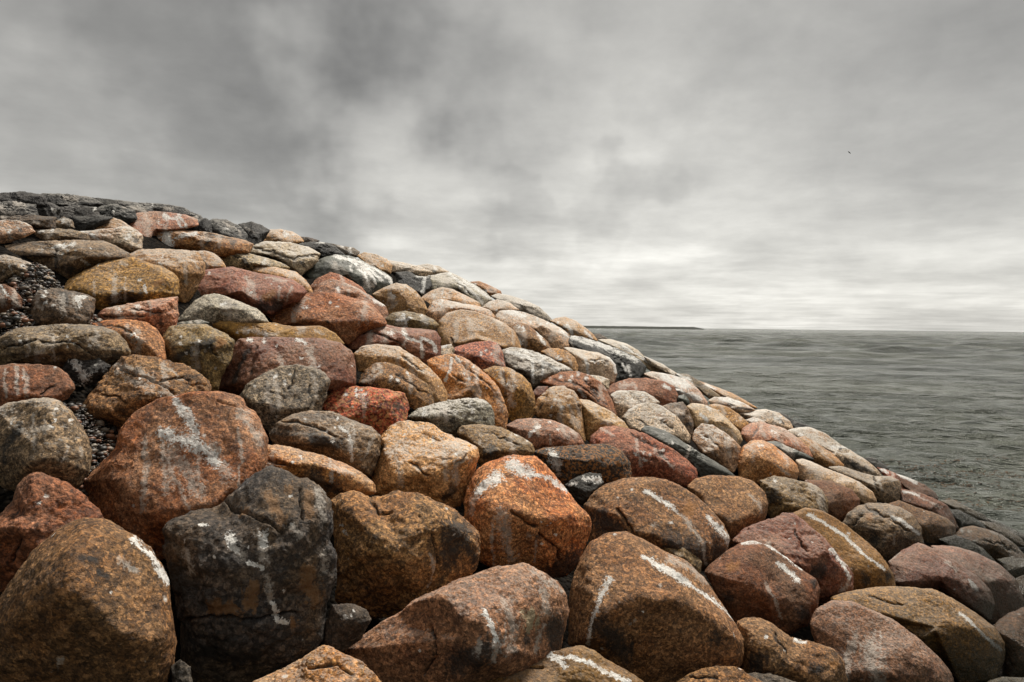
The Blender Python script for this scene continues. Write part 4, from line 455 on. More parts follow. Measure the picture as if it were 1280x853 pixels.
tan|.2|.85|0|548.4,415.6 549.8,401.7 559.8,391.7 575.7,386.7 591.7,388.7 611.6,395.7 629.5,403.7 641.5,413.6 648.5,425.6 650.9,435.1 639.5,436.5 619.6,432.6 603.6,431.6 579.7,434.6 551.8,435.5|f1.4:639.5,415.6 641.1,429.6;f1.2:619.6,401.7 627.5,413.6;k1:563.8,423.6 569.7,429.6;f0.8:579.7,412.6|smooth khaki tan boulder high on the middle slope, behind the pink speckled one
stonepink|.3|1.2|0|533.5,390.7 539.9,377.8 549.8,373.8 569.7,377.8 593.7,381.7 611.6,387.7 619.2,396.7 609.6,399.7 591.7,393.7 573.7,390.7 557.8,397.7 547.8,405.7 537.9,401.7|f6.8:559.8,379.7 587.7,383.7;g1.6:563.8,384.7;f2.8:593.7,385.7 613.6,391.7|whitish pink boulder behind the smooth khaki tan one
tan|.3|1|0|526.5,372.8 539.9,362.8 551.8,358.8 565.8,361.8 583.7,369.8 597.6,377.8 602.6,385.3 587.7,387.7 565.8,381.7 547.8,377.8 537.9,383.7 530.9,383.7|f3.2:539.9,367.8 551.8,361.8|peach coloured pointed boulder under the pale grey skyline boulder
gneissgrey|.35|1.2|0|531.9,346.3 545.8,342.9 561.8,339.9 579.7,347.9 595.7,357.8 609.6,367.8 615,374.2 604.6,384.1 595.7,379.7 579.7,371.8 565.8,364.8 549.8,361.8 537.9,365.8|g1.6:561.8,342.9 583.7,357.8 603.6,377.8;f4:567.8,345.9 591.7,361.8;g1:579.7,349.9 599.6,363.8 611.6,372.8;k1.2:571.7,351.8 589.7,367.8|long pale grey boulder with white streaks on the skyline, centre left of the sea horizon
black|.8|1|0|494,339.9 512,339.5 521.9,345.5 536.9,345.9 539.5,357.8 530.9,369.8 519.9,365.8 498,357.8|g2.2:529.9,346.9 529.9,355.8 527.5,366.8;g1.2:521.9,345.9 535.9,344.3;P85:.1,.85;P50:0,-.2|black square ended rock with thick white drip, upper middle near the skyline
tan|.3|1|0|445.2,319.3 455.6,315.3 469.5,317.9 483.5,323.8 489.9,331.8 488.5,340.8 477.5,341.8 459.6,331.8|g0.8:477.5,331.8;f2.4:471.5,319.9|tan stone on the skyline directly right of the striped dark grey boulder
pinkgrey|.5|1.1|0|473.5,323.4 491.5,326.2 509.4,329.4 525.3,333.4 541.3,339.8 531.3,345.8 509.4,344.8 486.5,339.8|d2.8:477.5,329.8 487.5,336.8;d1.6:515.4,341.8;f4.8:499.4,333.8 519.4,337.8|crumbly pale pink rock on the skyline above the black square ended rock
cream|.3|.85|0|519.9,332.3 533.9,329.7 547.8,332.5 561.8,339.9 551.8,345.9 537.9,343.9||small khaki cream rock on the skyline behind the long pale grey boulder
orange|.4|.65|0|587.3,352.4 599.6,351.5 611.6,356.4 625.5,363.4 627.5,368.2 613.6,370.8 597.6,362.8|g1:607.6,364.8;d1.6:613.6,362.8|small rusty rock poking above the skyline, right of the long pale grey boulder
gneissgrey|.25|1.1|0|613.2,370.2 623.6,367 639.5,369.8 657.4,375.8 673.4,383.7 685.3,393.7 691.3,400.7 679.4,403.7 659.4,395.7 647.5,390.7 629.5,381.7|f3.2:619.6,368.8 639.5,373.8|rounded pale grey boulder on the skyline, right of the small rusty rock
stonepink|.25|1.1|0|602.2,384.7 611.6,376.8 621.6,373.8 635.5,377.8 649.1,387.3 639.5,391.7 623.6,391.7 617.6,397.7 607.6,392.7|f3.6:627.5,378.8 643.5,383.7|peach pink boulder under the rounded pale grey skyline boulder
stonepink|.3|1.05|0|619,396.7 625.5,388.7 639.5,387.3 659.4,391.7 679.4,399.7 699.3,409.6 710.6,417.6 712.2,431.6 704.3,439.5 687.3,433.6 671.4,421.6 659.4,411.6 647.5,409.6 635.5,411.6 622.6,405.7|g4:631.5,389.7 655.4,394.7;f5.2:655.4,393.7 689.3,407.6;f6:685.3,409.6 707.3,421.6;g1.2:699.3,411.6 709.2,421.6|long pink tan boulder with chalk white top, high on the slope near sea horizon
tanbrown|.3|.85|-.03|636.1,410.6 647.5,402.7 659.4,405.7 671.4,415.6 685.3,427.6 688.9,435.1 678.4,442.5 659.4,439.5 648.5,433.6 642.5,421.6|g1:671.4,415.6 681.3,429.6;g1.6:647.5,421.6 650.5,429.6;f1.2:643.5,409.6|rounded brown boulder leaning on the chalk white topped one
redspeck|.3|1|0|562.8,436.5 575.7,431.6 591.7,427.6 611.6,426 621.6,429.6 627.5,439.5 631.5,458.5 615.6,463.4 601.6,464.4 585.7,453.5 565.8,447.5|d1.6:579.7,437.5|salmon red boulder dotted with black grains, left of the grey slab with white drips
pinkgrey|.4|.9|0|547.4,440.5 551.8,432.6 563.8,430.2 568.8,437.5 565.8,445.5 551.8,448.5|f1.2:559.8,439.5;g0.8:550.8,434.6 557.8,432|small grey stone at the left tip of the salmon red dotted boulder
darkstone|.5|.7|.2|213,834.8 225,825.2 237,834.8 240.5,858.9 223.3,869.2 213,858.9||small dark stone in the gap at the bottom edge, left of the black angular boulder
slate|.5|1|0|845.6,495 855,492.6 862,500.8 860.8,505.5 849.1,504.3||tiny blue black stone wedged under the whitewashed boulder
"""
def parse(txt):
    out = []
    for ln in txt.strip().splitlines():
        mat, fac, br, bias, poly, marks, label = ln.split('|')
        P = np.array([[float(c) for c in p.split(',')] for p in poly.split()])
        M = []
        for mk in marks.split(';'):
            if not mk: continue
            w, pts = mk.split(':')
            M.append((w[0], float(w[1:]), np.array([[float(c) for c in p.split(',')] for p in pts.split()])))
        out.append((mat, float(fac), float(br), float(bias), P, M, label))
    return out

def seg_dist(Q, pts):
    if len(pts) == 1: return np.hypot(Q[:, 0]-pts[0, 0], Q[:, 1]-pts[0, 1])
    d = np.full(len(Q), 1e9)
    for a, b_ in zip(pts[:-1], pts[1:]):
        ab = b_-a; t = np.clip(((Q-a)@ab)/max(ab@ab, 1e-6), 0, 1)
        d = np.minimum(d, np.linalg.norm(Q-(a+t[:, None]*ab), axis=1))
    return d

def radial(P, c, th):
    """distance from c to the outline in each direction th, slightly rounded"""
    N = 720; ang = np.linspace(0, 2*math.pi, N, endpoint=False)
    D = np.stack([np.cos(ang), np.sin(ang)], 1); Rr = np.full(N, 0.0)
    A = P-c; B = np.roll(A, -1, 0)
    for a, b_ in zip(A, B):
        e = b_-a; den = D[:, 0]*e[1]-D[:, 1]*e[0]; den = np.where(np.abs(den) < 1e-9, 1e-9, den)
        t = (a[0]*e[1]-a[1]*e[0])/den; s = (a[0]*D[:, 1]-a[1]*D[:, 0])/den
        ok = (t > 0) & (s >= -1e-6) & (s <= 1+1e-6); Rr = np.where(ok, np.maximum(Rr, t), Rr)
    Rr = np.where(Rr <= 0, Rr[Rr > 0].mean(), Rr)
    kern = np.hanning(17); kern /= kern.sum()
    Rs = np.convolve(np.concatenate([Rr[-24:], Rr, Rr[:24]]), kern, 'same')[24:-24]
    Rs = .45*Rr+.55*Rs
    return np.interp(th % (2*math.pi), np.append(ang, 2*math.pi), np.append(Rs, Rs[0]))

_grid_cache = {}
def shell(n):
    """closed ball: a fine n x n cap facing -depth (towards the viewer's side of the slope) and a coarser back"""
    if n in _grid_cache: return _grid_cache[n]
    u = np.linspace(-1, 1, n+1); a, b_ = np.meshgrid(u, u, indexing='ij')
    r = np.maximum(np.abs(a), np.abs(b_)); 
    with np.errstate(divide='ignore', invalid='ignore'):
        ph = np.where(np.abs(a) >= np.abs(b_), np.where(a != 0, (math.pi/4)*(b_/a), 0), math.pi/2-(math.pi/4)*(a/b_))
    sg = np.where(np.abs(a) >= np.abs(b_), np.sign(a), np.sign(b_)); sg = np.where(sg == 0, 1, sg)
    x = r*np.cos(ph)*sg; y = r*np.sin(ph)*sg
    rr = np.hypot(x, y); an = np.arctan2(y, x)
    rho = np.sin(rr*math.pi/2); front = np.stack([rho*np.cos(an), rho*np.sin(an), np.cos(rr*math.pi/2)], -1).reshape(-1, 3)
    idx = np.arange((n+1)**2).reshape(n+1, n+1)
    Q = [np.stack([idx[:-1, :-1], idx[1:, :-1], idx[1:, 1:], idx[:-1, 1:]], -1).reshape(-1, 4)]
    ring = np.concatenate([idx[:-1, 0], idx[-1, :-1], idx[:0:-1, -1], idx[0, :0:-1]])
    V = [front]; nv = len(front); ra = np.arctan2(front[ring, 1], front[ring, 0]); prev = ring; rows = 9
    for j in range(1, rows):
        e = math.pi/2*j/rows; V.append(np.stack([np.cos(e)*np.cos(ra), np.cos(e)*np.sin(ra), -np.sin(e)*np.ones_like(ra)], -1))
        cur = nv+np.arange(len(ring)); nv += len(ring)
        Q.append(np.stack([prev, np.roll(prev, -1), np.roll(cur, -1), cur], -1)[:, ::-1]); prev = cur
    V.append(np.array([[0, 0, -1.]])); T = np.stack([prev, np.roll(prev, -1), np.full(len(prev), nv)], -1)[:, ::-1]
    _grid_cache[n] = (np.concatenate(V), np.concatenate(Q), T); return _grid_cache[n]

def make_boulder(i, spec):
    mat, fac, br, bias, P, M, label = spec
    rs = np.random.RandomState(100+i)
    # besides the surveyed marks: faint runs and a scatter of specks on the upper faces
    w_, h_ = np.ptp(P[:, 0]), np.ptp(P[:, 1]); x0_, y0_ = P[:, 0].min(), P[:, 1].min(); cy_ = P[:, 1].mean()
    M = list(M)
    if 28 < w_ and cy_ < 600 and 'black' not in mat:
        for _ in range(rs.randint(1, 4)):
            x_ = x0_+w_*rs.uniform(.2, .85); y_ = y0_+h_*rs.uniform(.08, .35)
            M.append(('f', rs.uniform(2.5, 6.5), np.array([[x_, y_], [x_+rs.uniform(-2, 5), y_+h_*rs.uniform(.12, .3)], [x_+rs.uniform(-2, 7), y_+h_*rs.uniform(.3, .5)]])))
    if w_ > 28 and 'black' not in mat and rs.rand() < (.75 if cy_ < 600 else .3):
        qx, qy = x0_+w_*rs.uniform(.25, .75), y0_+h_*rs.uniform(.15, .5)
        for _ in range(rs.randint(2, 6)):
            M.append(('g', rs.uniform(1.0, 2.6), np.array([[qx+rs.normal()*w_*.10, qy+rs.normal()*h_*.10]])))
    # the seated, hidden underside of each boulder reaches down behind its neighbours
    if np.ptp(P[:, 0]) < 150:
        my = P[:, 1].mean(); P = P.copy(); lo = P[:, 1] > my; P[lo, 1] = my+(P[lo, 1]-my)*1.13
        mx_ = P[:, 0].mean(); P[:, 0] = mx_+(P[:, 0]-mx_)*1.03
    # area centroid of the outline
    a = P; b_ = np.roll(P, -1, 0); cr_ = a[:, 0]*b_[:, 1]-b_[:, 0]*a[:, 1]; A = cr_.sum()/2
    c = ((a+b_)*cr_[:, None]).sum(0)/(6*A); A = abs(A)
    size = np.ptp(P, axis=0).max()
    n = int(np.clip(size*1.57/(DENS*(1.0 if M else 1.25)), 22, 190))
    S, Q, T = shell(n); q = S.copy()
    # flat faces broken or worn into the ball
    K = int(3+fac*7)
    for j in range(K):
        nz = rs.uniform(.45, .97); an = rs.uniform(0, 2*math.pi); s = math.sqrt(1-nz*nz)
        nn = np.array([s*math.cos(an), s*math.sin(an), nz])
        h = max(s*.99, rs.uniform(.60, .86)+(1-fac)*.12)
        d = q@nn-h; soft = .04+.10*(1-fac)
        d = np.where(d > soft, d, np.where(d > -soft, (d+soft)**2/(4*soft), 0))
        q = q-np.outer(d*(.35+.65*fac), nn)
    if not any(mk[0] == 'P' for mk in M):       # most are worn blocks: a broad crown and a front that turns under
        tx = rs.uniform(-.28, .28); ty = rs.uniform(.50, .74); M = M+[('P', 100*math.hypot(tx, ty)*(1.0+.20*(1-fac)), np.array([[tx, ty]]))]
        tx = rs.uniform(-.55, .55); ty = rs.uniform(-.65, -.35); M = M+[('P', 100*math.hypot(tx, ty)*(1.02+.25*(1-fac)), np.array([[tx, ty]]))]
        if fac > .3:
            tx = rs.choice([-1, 1])*rs.uniform(.55, .8); ty = rs.uniform(-.1, .4); M = M+[('P', 100*math.hypot(tx, ty)*1.02, np.array([[tx, ty]]))]
    # flat faces seen on this very boulder, cut without changing its outline
    for kd, w, pts in M:
        if kd != 'P': continue
        nx_, ny_ = pts[0]; hz = w/100.; nz = math.sqrt(max(.04, 1-nx_*nx_-ny_*ny_)); hz = max(hz, math.hypot(nx_, ny_)*1.0)
        sf = .16-.12*fac
        lim = (hz-nx_*q[:, 0]-ny_*q[:, 1])/nz; d = q[:, 2]-lim
        d = np.where(d > sf, d, np.where(d > -sf, (d+sf)**2/(4*sf), 0)); q[:, 2] = np.where(q[:, 2] > 0, np.maximum(q[:, 2]-d, .0), q[:, 2])
    th = np.arctan2(q[:, 1], q[:, 0]); rho = np.hypot(q[:, 0], q[:, 1])
    Rr = radial(P, c, th)
    e = 1-.22*fac
    px = c[0]+Rr*np.cos(th)*rho**e; py = c[1]+Rr*np.sin(th)*rho**e
    # true distances: the outline lies on a section tilted with the slope, the body bulges to both sides of it
    rc = px_rays(c[0:1], c[1:2]); tcn = slope_depth(rc)[0]
    rays = px_rays(px, py); tp = slope_depth(rays)
    tilt = tcn/(1+TILT*(tcn/tp-1))
    am = math.sqrt(A/math.pi)/F*tcn
    D = am*(.95-.10*fac)
    zz = np.sign(q[:, 2])*np.abs(q[:, 2])**(1-.1*fac)
    t = tilt-zz*D+bias*am*1.6
    V = rays*t[:, None]
    C0 = rc[0]*(tcn+bias*am*1.6)
    # relief: lumps, hollows, ribs, grit
    nrm = V-C0; nrm /= np.maximum(np.linalg.norm(nrm, axis=1), 1e-6)[:, None]
    off = rs.uniform(0, 60, 3); W_ = V-C0; X = W_/am
    rim = np.clip(1-np.abs(q[:, 2])*1.5, 0, 1)
    dl = fbm(X*1.1+off, 3)*(.075+.07*fac)*(1-.65*rim)
    dl += -np.clip(ridged(X*(1.5+fac)+off+5, 3)-.45, 0, 1)*(.015+.12*fac)
    dl += fbm(X*4.5+off+9, 4)*(.008+.038*fac)
    V2 = V+nrm*(dl*am)[:, None]
    V2 += nrm*(fbm(W_*26+off, 4, .6)*(.0035+.012*fac))[:, None]
    V2 += nrm*(fbm(W_*90+off, 2, .6)*.0022)[:, None]
    QP = np.stack([px, py], 1)
    wob = np.stack([fbm(W_*16+off+30, 3), fbm(W_*16+off+50, 3)], 1)*6.0
    F_ = {'g': -np.ones(len(V)), 'f': -np.ones(len(V)), 'd': -np.ones(len(V)), 'o': -np.ones(len(V)), 's': -np.ones(len(V))}
    fr = q[:, 2] > -.15
    for kd, w, pts in M:
        if kd == 'P': continue
        hw = max(w/2, 1.15)
        if kd == 'k':
            dd = seg_dist(QP+wob*.8, pts); v = np.exp(-(dd/max(hw, 1.6))**2)*fr
            V2 -= nrm*(v*am*.075)[:, None]
            F_['d'] = np.maximum(F_['d'], np.where(fr, (1-dd/(2*max(hw*.8, 1.3)))*.92, -1)); continue
        dd = seg_dist(QP+wob*min(1, hw/4), pts)
        wm = .95+.9*vnoise(W_*9+off+70)
        if kd == 'f' or w > 8: wm = wm*(.45+1.1*vnoise(np.stack([px/3.2+i, py/26, 0*px], 1)))   # runs downhill
        v = np.where(fr, 1-dd/(2*hw*wm), -1)
        F_[kd] = np.maximum(F_[kd], np.clip(v, -1, 1))
    o = mesh_obj('boulder' if size > 45 else 'stone', V2-C0, Q, P_[mat], T, loc=tuple(C0))
    for kd, nm in (('g', 'guano'), ('f', 'faint'), ('d', 'dark'), ('o', 'ochre'), ('s', 'sand')):
        set_attr(o, nm, F_[kd])
    j = 1+rs.uniform(-.06, .06, 3)*.6
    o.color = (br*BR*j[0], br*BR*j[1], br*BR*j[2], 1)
    tag(o, label, 'boulder' if size > 45 else 'stone', 'granite boulders piled on the sea wall slope')
    return o

DENS, TILT, BR = 1.45, .18, 1.0
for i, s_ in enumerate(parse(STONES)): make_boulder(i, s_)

# ------------------------------------------------------------------ ground under the boulders
SIL = [(-200, 232), (0, 241), (130, 249), (220, 263), (330, 288), (430, 311), (530, 340), (620, 372), (690, 402), (740, 420),
       (800, 448), (870, 490), (940, 525), (1020, 548), (1100, 590), (1170, 632), (1280, 672), (1480, 760)]
sp_ = np.array(SIL, float); ry = px_rays(sp_[:, 0], sp_[:, 1]); sw_ = ry*slope_depth(ry)[:, None]
s_az = np.arctan2(sw_[:, 0], sw_[:, 1]); s_r = np.hypot(sw_[:, 0], sw_[:, 1])
GR = [(38, 372, .20), (48, 352, .14), (15, 395, .12), (95, 492, .28), (125, 548, .25), (105, 398, .2)]
gp = []
for (x, y, r) in GR:
    v = px_rays(np.array([x*1.]), np.array([y*1.])); gp.append((*(v[0]*slope_depth(v)[0])[:2], r))
def bed_z(x, y):
    az = np.arctan2(x, y); r = np.hypot(x, y)
    crest = np.clip((az+.15)/-.35, 0, 1)
    z = slope_z(x, y)-(.52-.40*np.clip((r-2.8)/(5.5-2.2*crest), 0, 1)-.05*crest*np.clip(r-5, 0, 1))
    rs_ = np.interp(az, s_az, s_r)
    z -= .85*np.maximum(r-(rs_-.05), 0)
    for gx, gy, gr in gp: z += .20*np.exp(-((x-gx)**2+(y-gy)**2)/(gr*gr))
    return np.maximum(z, -6.0)
nx, ny = 330, 330
gx, gy = np.meshgrid(np.linspace(-16, 14, nx), np.linspace(-9, 22, ny), indexing='ij')
gz = bed_z(gx, gy); Pn = np.stack([gx, gy, gz], -1).reshape(-1, 3)
gz = gz+(fbm(Pn*3.1, 3)*.07+fbm(Pn*11, 2)*.03).reshape(gx.shape)
idx = np.arange(nx*ny).reshape(nx, ny)
bedQ = np.stack([idx[:-1, :-1], idx[1:, :-1], idx[1:, 1:], idx[:-1, 1:]], -1).reshape(-1, 4)
def gravel_mat(name, base, hi, scale):
    m = bpy.data.materials.new(name); m.use_nodes = True; t = m.node_tree; t.nodes.clear(); k = NT(t)
    tc = k.n('ShaderNodeTexCoord'); v = k.n('ShaderNodeTexVoronoi', feature='F1'); t.links.new(tc.outputs['Object'], v.inputs['Vector']); v.inputs['Scale'].default_value = scale
    s = k.n('ShaderNodeSeparateColor'); t.links.new(v.outputs['Color'], s.inputs[0])
    c = k.mix(k.rng(s.outputs[0], .3, 1), base, hi); c = k.mix(k.rng(v.outputs['Distance'], .3, .7, 0, .8), c, (.01, .009, .008))
    b_ = k.n('ShaderNodeBsdfPrincipled', i_Roughness=1.0); t.links.new(c, b_.inputs['Base Color']); b_.inputs['Specular IOR Level'].default_value = .05
    bp = k.n('ShaderNodeBump', i_Strength=.8, i_Distance=.03); t.links.new(k.math('SUBTRACT', 1.0, v.outputs['Distance']), bp.inputs['Height']); t.links.new(bp.outputs[0], b_.inputs['Normal'])
    o = k.n('ShaderNodeOutputMaterial'); t.links.new(b_.outputs[0], o.inputs[0]); return m
bed = mesh_obj('ground', np.stack([gx, gy, gz], -1).reshape(-1, 3), bedQ, gravel_mat('dark_gravel', (.006, .005, .004), (.022, .017, .012), 38))
tag(bed, kind='structure')

# loose pebbles where the gravel shows between the boulders
def pebble_mat():
    m = bpy.data.materials.new('pebbles'); m.use_nodes = True; t = m.node_tree; t.nodes.clear(); k = NT(t)
    g = k.n('ShaderNodeNewGeometry'); r = k.n('ShaderNodeValToRGB'); t.links.new(g.outputs['Random Per Island'], r.inputs[0])
    cr = r.color_ramp; cr.interpolation = 'CONSTANT'
    cs = [(.015, .014, .013), (.04, .03, .025), (.09, .07, .05), (.03, .025, .02), (.15, .06, .025), (.03, .028, .025), (.22, .19, .15), (.04, .03, .025), (.13, .10, .07)]
    cr.elements[0].color = (*cs[0], 1); cr.elements[1].position = 1/9; cr.elements[1].color = (*cs[1], 1)
    for i in range(2, 9): e = cr.elements.new(i/9); e.color = (*cs[i], 1)
    b_ = k.n('ShaderNodeBsdfPrincipled', i_Roughness=.55); t.links.new(r.outputs[0], b_.inputs['Base Color'])
    o = k.n('ShaderNodeOutputMaterial'); t.links.new(b_.outputs[0], o.inputs[0]); return m
rs = np.random.RandomState(5)
bx_ = np.array([[x, y, z] for x in (-1, 1) for y in (-1, 1) for z in (-1, 1)], float)
ico_t = (1+5**.5)/2
IV = np.array([(-1, ico_t, 0), (1, ico_t, 0), (-1, -ico_t, 0), (1, -ico_t, 0), (0, -1, ico_t), (0, 1, ico_t), (0, -1, -ico_t), (0, 1, -ico_t), (ico_t, 0, -1), (ico_t, 0, 1), (-ico_t, 0, -1), (-ico_t, 0, 1)])
IV /= np.linalg.norm(IV[0])
IT = np.array([(0, 11, 5), (0, 5, 1), (0, 1, 7), (0, 7, 10), (0, 10, 11), (1, 5, 9), (5, 11, 4), (11, 10, 2), (10, 7, 6), (7, 1, 8), (3, 9, 4), (3, 4, 2), (3, 2, 6), (3, 6, 8), (3, 8, 9), (4, 9, 5), (2, 4, 11), (6, 2, 10), (8, 6, 7), (9, 8, 1)])
PV, PT = [], []
cnt = 0
for gx_, gy_, gr in gp:
    for _ in range(int(1900*gr/.3)):
        x = gx_+rs.normal()*gr*.6; y = gy_+rs.normal()*gr*.6
        r = .004+.020*rs.rand()**6
        z = float(bed_z(np.array(x), np.array(y)))+.02+rs.rand()*.05
        PV.append(IV*np.array([r*rs.uniform(.8, 1.4), r*rs.uniform(.8, 1.4), r*rs.uniform(.5, .9)])+np.array([x, y, z])); PT.append(IT+cnt*12); cnt += 1
pb = mesh_obj('pebbles', np.concatenate(PV), np.zeros((0, 4), int), pebble_mat(), np.concatenate(PT))
tag(pb, 'loose mixed pebbles and gravel lying between the boulders on the left', 'gravel', kind='stuff')

# ------------------------------------------------------------------ sea
def wave_h(x, y, r):
    rsw = np.random.RandomState(11); h = np.zeros_like(x)
    for i in range(60):
        lam = 0.26*(6.0**rsw.rand()); ang = rsw.normal()*.48+R(8); kk = 2*math.pi/lam; ph = rsw.uniform(0, 6.28)
        amp = .0062*lam**.75
        fade = np.clip((lam/(r*.008)-2.0)/2.0, 0, 1)
        h += amp*fade*np.sin(kk*(x*math.sin(ang)+y*math.cos(ang))+ph+.6*np.sin(x*.5/lam+ph))
    off = np.clip((r-25)/90, 0, 1)                   # rougher water outside the lee of the wall
    for i in range(50):
        lam = 2.2*(9.0**rsw.rand()); ang = rsw.normal()*.5+R(6); kk = 2*math.pi/lam; ph = rsw.uniform(0, 6.28)
        fade = np.clip((lam/(r*.008)-2.0)/2.0, 0, 1)
        h += .0065*lam*fade*off*np.sin(kk*(x*math.sin(ang)+y*math.cos(ang))+ph+1.2*np.sin(x*.7/lam+ph)+.8*np.sin(y*.3/lam+2*ph))
    return h
az = np.radians(np.concatenate([np.arange(-180, 0, 4.), np.arange(0, 42, .13), np.arange(42, 180, 4.)]))
rr = np.concatenate([[.5, 2, 4], np.exp(np.arange(math.log(6), math.log(900), .0062)), np.exp(np.linspace(math.log(920), math.log(24000), 60))])
ra_, aa = np.meshgrid(rr, az, indexing='ij')
wx, wy = ra_*np.sin(aa), ra_*np.cos(aa); wz = wave_h(wx, wy, ra_)
na = len(az); idx = np.arange(len(rr)*na).reshape(len(rr), na); nxt = np.roll(idx, -1, 1)
Qw = np.stack([idx[:-1], nxt[:-1], nxt[1:], idx[1:]], -1).reshape(-1, 4)[:, ::-1]
m = bpy.data.materials.new('sea_water'); m.use_nodes = True; t = m.node_tree; t.nodes.clear(); k = NT(t)
tc = k.n('ShaderNodeTexCoord'); mp = k.n('ShaderNodeMapping'); t.links.new(tc.outputs['Object'], mp.inputs[0]); mp.inputs['Scale'].default_value = (.68, 1.0, 1.0); mp.inputs['Rotation'].default_value = (0, 0, R(8))
mp2 = k.n('ShaderNodeMapping'); t.links.new(tc.outputs['Object'], mp2.inputs[0]); mp2.inputs['Scale'].default_value = (.5, 1.0, 1.0); mp2.inputs['Rotation'].default_value = (0, 0, R(5))
h = k.math('MULTIPLY', k.noise(mp.outputs[0], 7.0, 4, .6), .8)
for sc_w, wt_w in ((2.6, 2.2), (.95, 3.6), (.38, 6.0), (.14, 12.0), (.05, 26.0), (.018, 80.0)):
    h = k.math('ADD', h, k.math('MULTIPLY', k.noise(mp.outputs[0] if sc_w > .3 else mp2.outputs[0], sc_w, 4, .6), wt_w))
bp = k.n('ShaderNodeBump', i_Strength=1.0, i_Distance=.20); t.links.new(h, bp.inputs['Height'])
pch = k.noise(mp2.outputs[0], .04, 12, .78, .2)
wc = k.mix(k.rng(pch, .43, .57), (.050, .056, .046), (.088, .094, .074))
b_ = k.n('ShaderNodeBsdfPrincipled', i_Roughness=.2); t.links.new(wc, b_.inputs['Base Color']); b_.inputs['IOR'].default_value = 1.333; b_.inputs['Specular IOR Level'].default_value = .26
t.links.new(bp.outputs[0], b_.inputs['Normal']); o_ = k.n('ShaderNodeOutputMaterial'); t.links.new(b_.outputs[0], o_.inputs[0])
sea = mesh_obj('sea', np.stack([wx, wy, wz], -1).reshape(-1, 3), Qw, m, loc=(0, 0, WATER_Z)); tag(sea, kind='structure')

def simple(name, c, rough=.7, c2=None, scale=8):
    m = bpy.data.materials.new(name); m.use_nodes = True; t = m.node_tree; t.nodes.clear(); k = NT(t)
    tc = k.n('ShaderNodeTexCoord'); nz = k.noise(tc.outputs['Object'], scale, 4)
    b_ = k.n('ShaderNodeBsdfPrincipled', i_Roughness=rough); t.links.new(k.mix(nz, c, c2 or tuple(x*.6 for x in c)), b_.inputs['Base Color'])
    o = k.n('ShaderNodeOutputMaterial'); t.links.new(b_.outputs[0], o.inputs[0]); return m

# floating bladderwrack near the shore
def water_pt(px, py):
    v = px_rays(np.array([px*1.]), np.array([py*1.]))[0]; return v*(WATER_Z/v[2])
rnd = random.Random(3); WV, WQ = [], []
clumps = [(1108, 579, .28, 26), (1141, 586, .30, 50), (1150, 583, .2, 16), (1213, 590, .75, 90), (1245, 575, .35, 60), (1197, 605, .55, 120), (1272, 595, .4, 40), (1255, 590, .12, 12),
          (1172, 576, .4, 20), (1158, 596, .3, 20), (1178, 600, .35, 22), (1232, 591, .35, 30), (995, 521, .3, 18), (1080, 564, .3, 10), (1225, 632, .5, 50), (1262, 628, .6, 40), (1188, 577, .2, 12), (1262, 612, .6, 26)]
for px, py, rad, num in clumps:
    c = water_pt(px, py)
    for _ in range(int(num*.7)):
        x = c[0]+rnd.gauss(0, rad*.8); y = c[1]+rnd.gauss(0, rad*.45); a = rnd.uniform(0, 6.28); L = rnd.uniform(.02, .06); w = L*.34
        z = WATER_Z+float(wave_h(np.array([x]), np.array([y]), np.array([math.hypot(x, y)]))[0])
        ca, sa = math.cos(a), math.sin(a); up = rnd.uniform(.0, .006)
        pts = [(-L, 0, -.004), (-L*.3, -w, .008), (-L*.3, w, .008), (L*.4, -w*.8, .01+up), (L*.4, w*.8, .01+up), (L, 0, .006+up)]
        n0 = len(WV)
        for (qx, qy, qz) in pts: WV.append((x+qx*ca-qy*sa, y+qx*sa+qy*ca, z+qz))
        WQ += [(n0, n0+1, n0+3, n0+2), (n0+2, n0+3, n0+5, n0+4), (n0, n0+1, n0+3, n0+3)][:2]
sw = mesh_obj('floating_seaweed', WV, WQ, simple('bladderwrack', (.085, .045, .016), .95, (.035, .022, .010)), smooth=False)
tag(sw, 'brown seaweed fronds floating on the water beside the boulders', 'seaweed', kind='stuff')

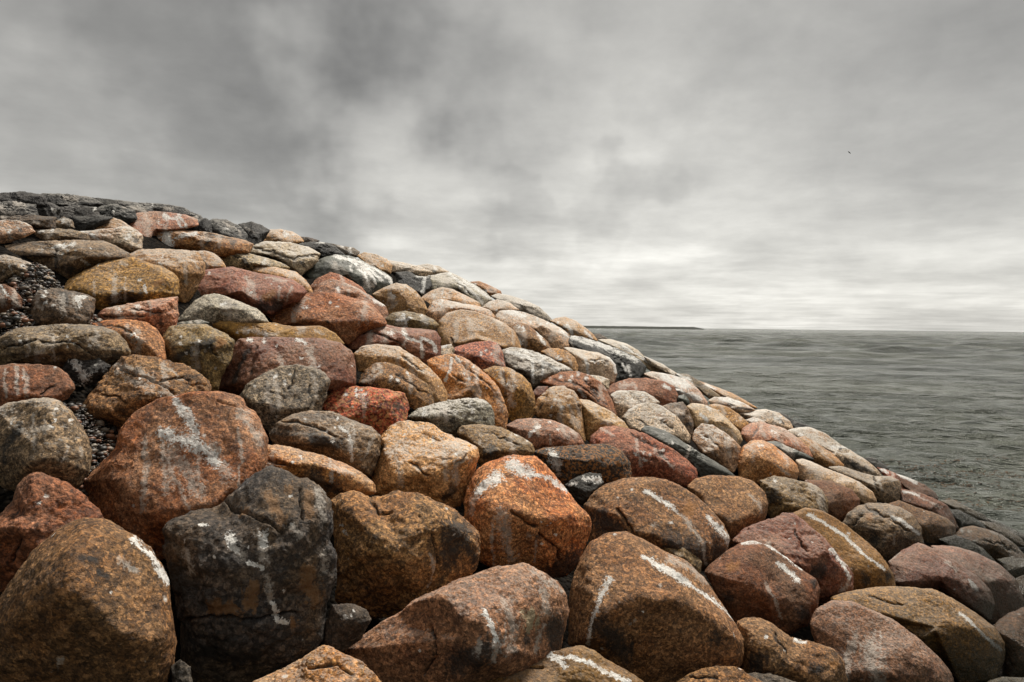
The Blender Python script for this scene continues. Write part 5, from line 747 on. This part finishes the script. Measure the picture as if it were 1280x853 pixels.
# distant breakwater on the horizon
bd = 1500.0
x0 = -260.0; x1 = (880-640)/F*bd; nb = 90
xs = np.linspace(x0, x1, nb); V = []; prof = [(-26, -1.0), (-12, .0), (-9, .35), (-3.4, .92), (0, 1.0), (4, .94), (14, 0), (22, -1.0)]
rsb = np.random.RandomState(4)
for x in xs:
    e = min(1, (x1-x)/22.0); hh = 5.6*(.35+.65*e)*(1+.02*rsb.normal()); dy = .004*(x-x0)
    for (py_, pz) in prof: V.append((x+rsb.normal()*.3, bd+dy+py_*(.4+.6*e), WATER_Z+(pz*hh if pz > 0 else pz*2)))
n_ = len(prof); Q = [(i*n_+j, (i+1)*n_+j, (i+1)*n_+j+1, i*n_+j+1) for i in range(nb-1) for j in range(n_-1)]
Q.append(((nb-1)*n_+0, (nb-1)*n_+2, (nb-1)*n_+4, (nb-1)*n_+7))
bw = mesh_obj('breakwater', V, Q, simple('far_stone', (.016, .020, .014), .9, (.026, .028, .020), .2), smooth=False)
tag(bw, 'long low dark breakwater on the horizon, ending in open sea', 'breakwater')

# gull
d = px_dir(1061.5, 191)*110; wing = []; GV, GQ = [], []
span = .27
# wings: each a thick bent blade; body: spindle
for s in (-1, 1):
    for (u, z, ch) in ((.04, .05, .11), (.5, .13, .10), (1.0, .02, .03)):
        for (dy, dz) in ((-ch, 0), (0, .016), (ch, 0), (0, -.012)): GV.append((s*u*span*1.0, dy, z*span*1.2+dz))
    b0 = len(GV)-12
    for a in range(2):
        for j in range(4): GQ.append((b0+a*4+j, b0+a*4+(j+1) % 4, b0+(a+1)*4+(j+1) % 4, b0+(a+1)*4+j))
    GQ.append((b0+8, b0+9, b0+10, b0+11))
b0 = len(GV)
for (y, r) in ((-.16, .01), (-.09, .03), (0, .036), (.09, .03), (.14, .02), (.18, .006)):
    for j in range(6): GV.append((r*math.cos(j*1.0472), y, .02+r*.8*math.sin(j*1.0472)))
for a in range(5):
    for j in range(6): GQ.append((b0+a*6+j, b0+a*6+(j+1) % 6, b0+(a+1)*6+(j+1) % 6, b0+(a+1)*6+j))
gl = mesh_obj('gull', GV, GQ, simple('feathers', (.10, .09, .085), .8), loc=tuple(d)); gl.rotation_euler = (R(4), R(38), R(12))
tag(gl, 'tiny dark bird gliding alone in the grey sky on the right', 'bird')
